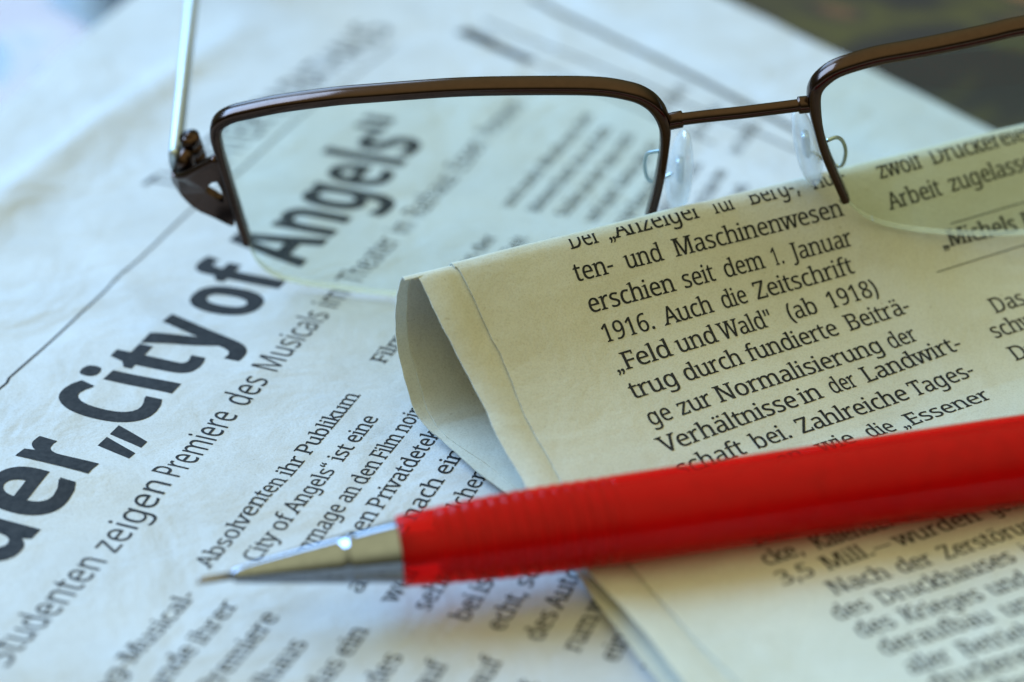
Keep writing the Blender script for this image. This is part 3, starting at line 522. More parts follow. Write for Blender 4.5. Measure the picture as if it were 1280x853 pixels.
FLAT_TEXT = [
('b', 'der', 106.82, 126.4, -94.01, -94.36, 15.4, 70),
('b', '„', 125.95, 131.71, -94.35, -94.45, 15.4, 70),
('b', 'C', 130.75, 137.35, -94.44, -94.56, 15.4, 70),
('b', 'ity', 137.35, 152.61, -94.56, -94.83, 15.4, 70),
('b', 'of', 154.28, 166.02, -94.86, -95.07, 15.4, 70),
('b', 'Angels', 168.3, 206.08, -95.11, -95.79, 15.4, 70),
('b', '“', 205.6, 211.42, -95.78, -95.89, 15.4, 70),
('r', 'Studenten', 95.49, 112.0, -85.2, -85.56, 4.4, 200),
('r', 'zeigen', 113.0, 124.0, -85.59, -85.83, 4.4, 200),
('r', 'Premiere', 124.8, 137.6, -85.85, -86.13, 4.4, 200),
('r', 'des', 139.0, 144.6, -86.16, -86.28, 4.4, 200),
('r', 'Musicals', 145.8, 159.6, -86.31, -86.61, 4.4, 200),
('r', 'im', 160.7, 165.1, -86.64, -86.73, 4.4, 200),
('r', 'Theater', 167.0, 179.5, -86.77, -87.05, 4.4, 200),
('r', 'im', 181.0, 184.5, -87.08, -87.16, 4.4, 200),
('r', 'Rathaus', 186.0, 198.5, -87.19, -87.47, 4.4, 200),
('r', 'Essen', 200.0, 209.0, -87.5, -87.7, 4.4, 200),
('r', 'Premiere', 211.0, 223.0, -87.74, -88.01, 4.4, 200),
('s', 'im Gesang-Musical-', 85.14, 110.4, -75.2, -75.2, 2.62, None),
('s', 'die Freunde ihrer', 88.31, 110.6, -71.05, -71.05, 2.62, None),
('s', 'nach der Premiere', 86.79, 110.6, -66.9, -66.9, 2.62, None),
('s', 'im Schauspielhaus', 84.33, 108.3, -62.9, -62.9, 2.62, None),
('s', 'bot, das ein', 96.94, 111.8, -58.7, -58.7, 2.62, None),
('s', 'Leben des', 96.6, 109.7, -54.4, -54.4, 2.62, None),
('s', 'Bild auf', 100.38, 110.2, -50.4, -50.4, 2.62, None),
('s', 'Weg auf', 101.87, 112.5, -46.3, -46.3, 2.62, None),
('s', 'in der Stadt', 96.19, 111.0, -42.4, -42.4, 2.62, None),
('s', 'und zur', 99.08, 109.0, -38.5, -38.5, 2.62, None),
('s', 'Absolventen ihr Publikum', 114.2, 145.7, -76.1, -76.1, 2.62, None),
('s', 'City of Angels“ ist eine', 116.5, 142.6, -72.45, -72.45, 2.62, None),
('s', 'Hommage an den Film noir', 116.0, 145.57, -68.65, -68.65, 2.62, None),
('s', 'um einen Privatdetektiv', 116.0, 145.64, -65.35, -65.35, 2.62, None),
('s', 'als eine nach einer', 116.0, 143.48, -61.7, -61.7, 2.62, None),
('s', 'weil ein Mädchen', 116.0, 138.1, -58.1, -58.1, 2.62, None),
('s', 'sehr reich ver-', 116.0, 133.68, -54.9, -54.9, 2.62, None),
('s', 'bei ist der Star', 116.0, 133.76, -51.1, -51.1, 2.62, None),
('s', 'echt, schnell und', 116.0, 136.85, -47.75, -47.75, 2.62, None),
('s', 'des Autors in der', 116.0, 137.0, -44.1, -44.1, 2.62, None),
('s', 'rum wird nun', 116.0, 132.91, -40.6, -40.6, 2.62, None),
('s', 'ein Leben in der', 116.0, 135.86, -37.1, -37.1, 2.62, None),
('s', 'reichen Stadt', 116.0, 132.38, -33.6, -33.6, 2.62, None),
('s', 'und nach Essen', 116.0, 135.3, -30.0, -30.0, 2.62, None),
('s', 'Bis zum Ende', 116.0, 132.52, -26.4, -26.4, 2.62, None),
('s', 'Filme in den Kinos der', 152.2, 184.5, -76.4, -76.4, 2.62, None),
('s', 'Stadt und die neue Zeit', 152.2, 185.5, -72.7, -72.7, 2.62, None),
('s', 'der Bilder von Los An-', 152.2, 186.5, -69.0, -69.0, 2.62, None),
('s', 'geles nach dem Krieg.', 152.2, 184.5, -65.3, -65.3, 2.62, None),
('s', 'Ein Autor soll nun sein', 152.2, 185.5, -61.6, -61.6, 2.62, None),
('s', 'Buch zu einem neuen Film', 152.2, 186.5, -57.9, -57.9, 2.62, None),
('s', 'machen und wird von den', 152.2, 184.5, -54.2, -54.2, 2.62, None),
('s', 'Figuren selbst gerufen', 152.2, 185.5, -50.5, -50.5, 2.62, None),
('s', 'und mehr Musik von der', 192.3, 223.27, -77.8, -77.8, 2.62, None),
('s', 'kleinen Band, die auf den', 192.3, 220.06, -74.05, -74.05, 2.62, None),
('s', 'Stufen an der Seite sitzt', 192.3, 218.94, -70.3, -70.3, 2.62, None),
('s', 'und spielt. Karten gibt es', 192.3, 217.82, -66.55, -66.55, 2.62, None),
('s', 'an der Kasse am Theater', 192.3, 214.6, -62.8, -62.8, 2.62, None),
('s', 'und in der Stadt ab zehn', 192.3, 213.49, -59.05, -59.05, 2.62, None),
('s', 'Euro bis zum Ende der', 192.3, 212.37, -55.3, -55.3, 2.62, None),
('s', 'Zeit im Sommer und noch', 192.3, 209.15, -51.55, -51.55, 2.62, None),
('s', 'bis Ende Juli in Essen', 192.3, 208.04, -47.8, -47.8, 2.62, None),
('r', 'THEATER IM RATHAUS', 179.8, 242.0, -117.6, -117.4, 9.0, 150)]
FAR_WORDS = ['der alte Krieg', 'das Leben auf', 'in der Stadt mit', 'neuen Karten', 'und Musik zur', 'Zeit der Filme', 'am Sonntag', 'ab zehn Euro', 'im Rathaus']
build_newspaper()

# ------------------------------------------------------------------ folded newspaper: u along the fold, profile (b, z) across it
UA = R(27)
ux, uy = math.cos(UA), math.sin(UA)
def fold_xyz(u, b, z): return (u * ux - b * uy, u * uy + b * ux, z)
TOP = [(50, 3.9), (60, 3.7), (70, 3.4), (80, 3.0), (90, 2.6), (100, 2.3), (110, 2.1), (119.46, 2.1), (122.16, 2.38), (125.14, 3.3), (128.28, 4.56), (131.35, 5.99), (134.18, 7.63), (136.9, 9.68), (139.35, 12.04), (141.78, 14.56), (144.21, 16.91), (145.1, 17.45)]
BACK = [(145.1, 17.45), (145.75, 17.55), (146.5, 17.1), (147.4, 15.6), (148.4, 12.6), (148.7, 9.8), (147.9, 7.2), (146.2, 4.7), (144.4, 2.6), (142.0, 1.25), (137.4, 0.8), (130, 0.7), (120, 0.7), (100, 0.7), (75, 0.7), (50, 0.7)]
def arc(P):
    o = [0.0]
    for p, q in zip(P[:-1], P[1:]): o.append(o[-1] + (q - p).length)
    return o
TOPC = catmull([Vector((b, z)) for b, z in TOP], 8)
BACKC = catmull([Vector((b, z)) for b, z in BACK], 8)
TOPA = arc(TOPC)
def top_at(v):
    v = max(0, min(v, TOPA[-1] - 1e-6))
    lo, hi = 0, len(TOPA) - 1
    while hi - lo > 1:
        m = (lo + hi) // 2
        if TOPA[m] <= v: lo = m
        else: hi = m
    t = (v - TOPA[lo]) / (TOPA[hi] - TOPA[lo])
    p = TOPC[lo].lerp(TOPC[hi], t); d = (TOPC[hi] - TOPC[lo]).normalized()
    return p, Vector((-d.y, d.x))
def swell(u, v): return 0.22 * noise.noise(Vector((u / 16, v / 22, 3.3))) + 0.09 * noise.noise(Vector((u / 6, v / 9, 9.1)))
def fold_surf(u, v, off=0.0):
    p, nrm = top_at(v)
    e = off + swell(u, v) + 0.12
    return fold_xyz(u, p.x + nrm.x * e, p.y + nrm.y * e)

def loop_mesh(mb, shift, left_top, left_back, th, right=178, nu=90, seed=0, puff=0.0):
    """one sheet: over the top, round the fold and back underneath; shift moves it inwards, in mm"""
    P = TOPC[:-1] + BACKC
    n = len(P); top_n = len(TOPC)
    L = arc(P)
    rows_o = []; rows_i = []
    for i, p in enumerate(P):
        d = (P[min(i + 1, n - 1)] - P[max(i - 1, 0)]).normalized(); nr = Vector((-d.y, d.x))
        if i < top_n: lf = left_top(p.x)
        else: lf = left_back(p.x, p.y)
        lf += 0.4 * noise.noise(Vector((L[i] / 7, seed, 0.3))) + 0.08 * noise.noise(Vector((L[i] / 1.3, seed, 4.3)))
        ro = []; ri = []
        for k in range(nu + 1):
            t = k / nu; t = t * t * 0.75 + t * 0.25
            u = lf + (right - lf) * t
            sw = swell(u, L[i]) if i < top_n else swell(u, L[top_n - 1])
            e = 0.12 - shift + sw
            if i < top_n and u - lf < 3.6: e += puff * math.sin(math.pi * (u - lf) / 3.6) ** 0.8
            if i < top_n and p.x < 117 and puff: e += 0.6 * min(1, (117 - p.x) / 8) * max(0, 1 - (u - lf) / 2.6) ** 2
            if i >= top_n and p.y < 1.3: e = min(0.12, e) * 0.3 - shift * 0.4
            q = p + nr * e; q2 = p + nr * (e - th)
            ro.append(fold_xyz(u, q.x, q.y)); ri.append(fold_xyz(u, q2.x, q2.y))
        rows_o.append(ro); rows_i.append(ri)
    W = nu + 1
    vo = [q for r in rows_o for q in r]; vi = [q for r in rows_i for q in r]
    f = [(i * W + j, i * W + j + 1, (i + 1) * W + j + 1, (i + 1) * W + j) for i in range(n - 1) for j in range(nu)]
    mb.add(vo, f); mb.add(vi, [g[::-1] for g in f])
    N = len(vo)
    fs = [((i + 1) * W, (i + 1) * W + N, i * W + N, i * W) for i in range(n - 1)]
    mb.add(vo + vi, fs, 0, False)

def build_folded():
    root = empty('folded_newspaper', 'newspaper folded double with an open rounded fold, lying under the pencil, columns of small print', 'newspaper')
    mb = MB()
    loop_mesh(mb, 0.0, lambda b: 69.2 - max(0, b - 138) * 0.2, lambda b, z: 67.6, 0.15, seed=1)
    for st, txt, u0, v0, u1, v1, em, bold in FOLD_TEXT:
        set_text(mb, st, txt, (u0, v0), (u1, v1), em, fold_surf, bold=bold, step=220 if v0 > TOPA[-1] - 6 else None)
    for u0, v0, u1, v1, w in FOLD_RULES: set_rule(mb, (u0, v0), (u1, v1), w, fold_surf)
    mb.build('outer_page', [M_paper2, M_ink], root)
    mb = MB()
    loop_mesh(mb, 0.24, lambda b: 65.6 - max(0, b - 134) * 0.17 - 0.7 * min(1, max(0, 112 - b) / 14), lambda b, z: 62.3 + (max(0, 144 - b) * 0.2 if z < 3 else 0) - (max(0, 127 - b) * 0.0) if b > 126 else 65.6 - 1.4 * min(1, max(0, 118 - b) / 14), 0.15, seed=2, puff=0.3)
    mb.build('inner_page', [M_paper2, M_ink], root)
    mb = MB()
    loop_mesh(mb, 0.46, lambda b: 66.6 - max(0, b - 134) * 0.17, lambda b, z: 63.5 + (max(0, 144 - b) * 0.2 if z < 3 else 0) if b > 126 else 66.4, 0.15, seed=5)
    mb.build('inner_page', [M_paper2, M_ink], root)
FOLD_TEXT = [
('s', 'Der', 80.12, 98.92, 83.7, 98.93, 2.75, 22),
('s', '„Anzeiger', 84.55, 98.93, 95.82, 98.93, 2.75, 22),
('s', 'für', 97.35, 98.93, 100.18, 98.95, 2.75, 22),
('s', 'Berg-,', 101.84, 98.95, 108.24, 98.95, 2.75, 22),
('s', 'Hüt-', 109.85, 98.95, 114.22, 98.95, 2.75, 22),
('s', 'ten-', 79.47, 95.51, 83.98, 95.48, 2.75, 22),
('s', 'und', 85.34, 95.48, 89.75, 95.46, 2.75, 22),
('s', 'Maschinenwesen“', 91.14, 95.46, 113.27, 95.36, 2.75, 22),
('s', 'erschien', 79.78, 92.04, 89.87, 92.02, 2.75, 22),
('s', 'seit', 90.79, 92.01, 94.71, 92.01, 2.75, 22),
('s', 'dem', 95.84, 92.01, 100.86, 91.99, 2.75, 22),
('s', '1.', 101.87, 91.97, 103.38, 91.97, 2.75, 22),
('s', 'Januar', 104.55, 91.97, 112.14, 91.96, 2.75, 22),
('s', '1916.', 80.13, 88.69, 86.18, 88.74, 2.75, 22),
('s', 'Auch', 87.37, 88.75, 93.12, 88.82, 2.75, 22),
('s', 'die', 94.24, 88.84, 97.45, 88.87, 2.75, 22),
('s', 'Zeitschrift', 98.41, 88.87, 111.06, 89.0, 2.75, 22),
('s', '„Feld', 80.1, 85.33, 86.68, 85.45, 2.75, 22),
('s', 'und', 87.4, 85.47, 92.18, 85.57, 2.75, 22),
('s', 'Wald"', 92.72, 85.57, 99.21, 85.7, 2.75, 22),
('s', '(ab', 101.08, 85.73, 104.91, 85.8, 2.75, 22),
('s', '1918)', 106.2, 85.82, 112.75, 85.95, 2.75, 22),
('s', 'trug', 80.4, 82.04, 85.9, 82.19, 2.75, 22),
('s', 'durch', 86.62, 82.21, 93.65, 82.41, 2.75, 22),
('s', 'fundierte', 94.39, 82.43, 105.87, 82.76, 2.75, 22),
('s', 'Beiträ-', 107.07, 82.8, 115.29, 83.01, 2.75, 22),
('s', 'ge', 80.65, 78.62, 83.39, 78.71, 2.75, 22),
('s', 'zur', 84.19, 78.72, 88.04, 78.82, 2.75, 22),
('s', 'Normalisierung', 88.76, 78.86, 109.6, 79.42, 2.75, 22),
('s', 'der', 110.39, 79.44, 114.05, 79.54, 2.75, 22),
('s', 'Verhältnisse', 80.46, 75.23, 96.74, 75.99, 2.75, 22),
('s', 'in', 97.19, 76.0, 99.76, 76.14, 2.75, 22),
('s', 'der', 100.93, 76.19, 104.27, 76.34, 2.75, 22),
('s', 'Landwirt-', 105.36, 76.39, 118.25, 76.99, 2.75, 22),
('s', 'schaft', 80.51, 72.13, 88.24, 72.4, 2.75, 22),
('s', 'bei.', 89.34, 72.43, 93.84, 72.6, 2.75, 22),
('s', 'Zahlreiche', 94.87, 72.63, 108.68, 73.08, 2.75, 22),
('s', 'Tages-', 109.25, 73.1, 117.39, 73.37, 2.75, 22),
('s', 'zeitungen,', 81.18, 69.24, 93.95, 69.36, 2.75, 22),
('s', 'wie', 95.14, 69.38, 99.46, 69.41, 2.75, 22),
('s', 'die', 100.98, 69.43, 104.4, 69.46, 2.75, 22),
('s', '„Essener', 105.1, 69.46, 116.5, 69.56, 2.75, 22),
('s', 'Zeitung“', 81.2, 65.89, 91.01, 65.96, 2.75, 22),
('s', 'und', 92.18, 65.97, 96.68, 66.01, 2.75, 22),
('s', 'viele', 97.98, 66.01, 103.98, 66.06, 2.75, 22),
('s', 'wurden', 80.84, 62.72, 89.67, 62.72, 2.75, 22),
('s', 'hier', 91.18, 62.72, 95.7, 62.72, 2.75, 22),
('s', 'gedruckt,', 96.97, 62.72, 107.76, 62.73, 2.75, 22),
('s', 'Bücher,', 80.97, 59.71, 89.29, 59.61, 2.75, 22),
('s', 'Prospekte,', 90.87, 59.6, 102.21, 59.46, 2.75, 22),
('s', 'Blö-', 104.07, 59.45, 108.95, 59.38, 2.75, 22),
('s', 'cke,', 80.18, 56.84, 84.39, 56.71, 2.75, 22),
('s', 'Kalender', 85.64, 56.68, 94.4, 56.41, 2.75, 22),
('s', 'in', 95.7, 56.36, 96.92, 56.33, 2.75, 22),
('s', 'Auflagen', 98.51, 56.28, 107.11, 56.01, 2.75, 22),
('s', '3,5', 79.85, 53.76, 83.51, 53.72, 2.75, 22),
('s', 'Mill.', 84.67, 53.71, 89.96, 53.64, 2.75, 22),
('s', '–', 90.13, 53.64, 91.91, 53.62, 2.75, 22),
('s', 'wurden', 92.58, 53.61, 102.04, 53.49, 2.75, 22),
('s', 'gedruckt.', 103.3, 53.47, 111.67, 53.37, 2.75, 22),
('s', 'Nach', 83.07, 50.5, 89.22, 50.3, 2.75, 22),
('s', 'der', 90.22, 50.28, 94.01, 50.17, 2.75, 22),
('s', 'Zerstörung', 95.11, 50.13, 107.3, 49.75, 2.75, 22),
('s', 'des', 81.2, 47.41, 84.91, 47.35, 2.75, 22),
('s', 'Druckhauses', 85.96, 47.31, 100.69, 46.98, 2.75, 22),
('s', 'in', 102.0, 46.96, 103.6, 46.93, 2.75, 22),
('s', 'des', 81.56, 44.59, 85.36, 44.43, 2.75, 22),
('s', 'Krieges', 86.31, 44.39, 94.6, 44.04, 2.75, 22),
('s', 'und', 95.42, 44.01, 99.63, 43.84, 2.75, 22),
('s', 'deraufbau', 81.93, 41.74, 93.37, 41.19, 2.75, 22),
('s', 'unter', 94.51, 41.14, 100.98, 40.82, 2.75, 22),
('s', 'aller', 82.34, 38.7, 86.68, 38.47, 2.75, 22),
('s', 'Betriebe', 87.77, 38.4, 96.62, 37.92, 2.75, 22),
('s', 'druckerei', 82.7, 36.03, 93.1, 35.4, 2.75, 22),
('s', 'den', 82.9, 33.23, 86.03, 33.01, 2.75, 22),
('s', 'Rest', 87.39, 32.91, 91.55, 32.64, 2.75, 22),
('s', 'zwölf', 118.35, 98.33, 124.34, 98.43, 2.75, 22),
('s', 'Druckereien', 125.62, 98.47, 140.72, 98.75, 2.75, 22),
('s', 'zur', 142.34, 98.77, 145.87, 98.83, 2.75, 22),
('s', 'Arbeit', 118.25, 94.69, 125.37, 94.91, 2.75, 22),
('s', 'zugelassen.', 126.56, 94.94, 140.84, 95.38, 2.75, 22),
('s', 'Das', 124.6, 80.02, 129.15, 80.12, 2.75, 22),
('s', 'erste', 130.8, 80.16, 136.63, 80.29, 2.75, 22),
('s', 'schwarze', 122.47, 77.1, 133.81, 77.25, 2.75, 22),
('s', 'Druck', 122.81, 73.7, 130.58, 73.75, 2.75, 22),
('s', '„Michels', 122.78, 89.12, 133.09, 88.77, 2.75, 45),
('s', 'Blatt“', 133.99, 88.74, 140.8, 88.5, 2.75, 45)]
FOLD_RULES = [(124.93, 91.52, 136.63, 91.81, 0.1), (120.69, 86.68, 134.18, 87.02, 0.1)]
build_folded()

# ------------------------------------------------------------------ glasses
def tube(mb, path, ra, rb=None, ref=Vector((0, 0, 1)), seg=14, power=1.0, caps=True, mi=0):
    """sweep a rounded section along path; ra, rb = half width across / along ref (numbers or lists)"""
    n = len(path); P = [Vector(p) for p in path]; vs = []; fs = []
    for i, p in enumerate(P):
        d = (P[min(i + 1, n - 1)] - P[max(i - 1, 0)]).normalized()
        a = d.cross(ref).normalized(); b = a.cross(d).normalized()
        wa = ra[i] if isinstance(ra, list) else ra
        wb = wa if rb is None else (rb[i] if isinstance(rb, list) else rb)
        for k in range(seg):
            t = 2 * math.pi * k / seg; c, s = math.cos(t), math.sin(t)
            c = math.copysign(abs(c) ** power, c); s = math.copysign(abs(s) ** power, s)
            vs.append(p + a * (wa * c) + b * (wb * s))
    for i in range(n - 1):
        for k in range(seg):
            k2 = (k + 1) % seg
            fs.append((i * seg + k, i * seg + k2, (i + 1) * seg + k2, (i + 1) * seg + k))
    if caps:
        fs.append(tuple(range(seg))[::-1]); fs.append(tuple((n - 1) * seg + k for k in range(seg)))
    mb.add(vs, fs, mi)

def prism(mb, outline, hole, fn, t0, t1, mi=0):
    """plate between depths t0 and t1, outline and optional hole in local (x, y)"""
    V = list(outline) + list(hole or []); n = len(outline); m = len(V) - n
    E = [(i, (i + 1) % n) for i in range(n)] + [(n + i, n + (i + 1) % m) for i in range(m)]
    rv, re, rf, *_ = delaunay_2d_cdt([Vector(p) for p in V], E, [], 0, 1e-4)
    loops = [outline] + ([hole] if hole else [])
    def inside(x, y):
        w = False
        for l in loops:
            for i in range(len(l)):
                (x0, y0), (x1, y1) = l[i], l[(i + 1) % len(l)]
                if (y0 <= y) != (y1 <= y) and (x1 - x0) * (y - y0) / (y1 - y0) + x0 > x: w = not w
        return w
    tri = [list(f) for f in rf if inside(sum(rv[i][0] for i in f) / len(f), sum(rv[i][1] for i in f) / len(f))]
    a = [fn(p[0], p[1], t0) for p in rv]; b = [fn(p[0], p[1], t1) for p in rv]
    mb.add(a, [f[::-1] for f in tri], mi, False); mb.add(b, tri, mi, False)
    for l in loops:
        k = len(l); vs = [fn(x, y, t0) for x, y in l] + [fn(x, y, t1) for x, y in l]
        mb.add(vs, [(i, (i + 1) % k, k + (i + 1) % k, k + i) for i in range(k)], mi, False)
G_O = Vector((23.3353, 171.8216, 29.1247))
G_X = Vector((0.9903, -0.0226, 0.1370))
G_Y = Vector((-0.1377, -0.2841, 0.9489))
G_W = Vector((-0.0175, 0.9585, 0.2844))
RIM_L = [[-56.12, -16.98], [-56.06, -13.42], [-55.97, -9.83], [-55.85, -6.22], [-55.7, -2.92], [-55.44, -0.61], [-54.68, 0.92], [-53.15, 2.01], [-51.02, 2.78], [-47.3, 3.8], [-42.82, 4.65], [-38.49, 5.2], [-29.25, 5.82], [-21.94, 5.67], [-14.76, 5.02], [-11.25, 4.02], [-9.5, 2.88], [-8.49, 1.38], [-7.99, -0.5], [-8.07, -2.67], [-8.56, -5.73], [-9.34, -9.29], [-10.54, -13.63]]
LOW_L = [[-10.54, -13.63], [-11.8, -16.5], [-15, -20], [-20, -22], [-28, -22.9], [-37.99, -24.62], [-42.64, -24.52], [-47.24, -23.97], [-50.93, -23.45], [-54.03, -22.39], [-55.69, -20.18], [-56.12, -16.98]]
RIM_R = [[10.26, -14.01], [9.6, -11.78], [8.95, -9.59], [8.23, -6.97], [7.69, -4.33], [7.32, -1.56], [7.2, 0.59], [7.46, 1.91], [8.2, 2.92], [9.48, 3.81], [11.47, 4.34], [13.85, 4.68], [17.81, 4.75], [21.77, 4.87], [24.94, 5.01], [28.12, 5.12], [38.49, 4.52], [42.82, 3.97], [47.3, 3.12], [51.02, 2.1], [53.15, 1.33], [54.68, 0.24], [55.44, -1.29], [55.7, -3.6], [55.85, -6.9], [55.97, -10.51], [56.06, -14.1], [56.12, -17.66]]
LOW_R = [[56.12, -17.66], [55.69, -21.09], [54.03, -23.3], [50.93, -24.36], [47.24, -24.88], [42.64, -25.43], [37.99, -25.53], [30.08, -24.17], [26.47, -23.34], [22.88, -22.32], [18.44, -20.72], [14.92, -19.06], [12.75, -17.5], [11.28, -15.76], [10.26, -14.01]]
END_OUT = [[-56.14, -3.88], [-56.68, -4.07], [-57.46, -4.58], [-58.33, -5.21], [-59.13, -5.78], [-59.86, -6.27], [-60.58, -6.78], [-61.25, -7.24], [-61.78, -7.59], [-62.16, -7.75], [-62.42, -7.77], [-62.6, -7.78], [-62.72, -7.93], [-62.8, -8.26], [-62.82, -8.71], [-62.77, -9.19], [-62.65, -9.63], [-62.46, -10.01], [-62.21, -10.38], [-61.88, -10.74], [-61.46, -11.1], [-60.91, -11.47], [-60.26, -11.85], [-59.57, -12.22], [-58.94, -12.57], [-58.34, -12.98], [-57.73, -13.42], [-57.2, -13.73], [-56.8, -13.74], [-56.58, -13.32], [-56.49, -12.6], [-56.47, -11.76], [-56.45, -10.98], [-56.42, -10.29], [-56.41, -9.6], [-56.41, -8.92], [-56.4, -8.29], [-56.38, -7.71], [-56.35, -7.18], [-56.31, -6.66], [-56.28, -6.13], [-56.17, -5.48], [-56.02, -4.75], [-55.96, -4.15]]
END_HOLE = [[-58.74, -8.38], [-58.28, -7.79], [-57.53, -7.16], [-56.98, -7.02], [-56.8, -7.84], [-56.82, -9.14], [-56.95, -10.04], [-57.23, -10.11], [-57.63, -9.78], [-57.99, -9.4], [-58.35, -9.1], [-58.69, -8.76]]
END_TOP = [[-56.14, -3.88], [-59.13, -5.78], [-61.78, -7.59]]
END_DY = {-1: 0.0, 1: -0.68}
PAD_L = [-6.79, -11.46]; PAD_R = [6.81, -9.86]
ARM_L = [[-8.37, -5.13, 0.8], [-9.3, -5.96, 1.6], [-10.08, -6.93, 2.4], [-10.47, -9.04, 3.0], [-10.3, -11.41, 3.4], [-9.3, -12.13, 3.8], [-7.5, -11.54, 4.2]]
ARM_R = [[8.59, -6.42, 0.8], [9.69, -6.9, 1.6], [10.46, -8.43, 2.4], [10.79, -10.62, 3.0], [10.4, -12.64, 3.4], [9.43, -12.58, 3.8], [7.37, -10.82, 4.2]]
BRIDGE = [[-7.67, -0.65, 0], [-6.51, -0.37, -0.1], [-5.44, -0.24, -0.2], [-3.08, -0.02, -0.4], [-0.24, 0.04, -0.5], [2.59, -0.04, -0.4], [4.92, -0.22, -0.2], [6.05, -0.31, -0.1], [7.26, -0.48, 0]]
TEMPLE_X, TEMPLE_Y = -61.94, -6.58
TEMPLE_D = Vector((-0.0909, 0.9912, 0.0959))
def gpos(x, y, w=0.0):
    """glasses coordinates: x across from the bridge, y up, w towards the temples; the front is gently wrapped"""
    q = G_O + G_X * x + G_Y * y + G_W * (x * x / 440.0 + w)
    return q

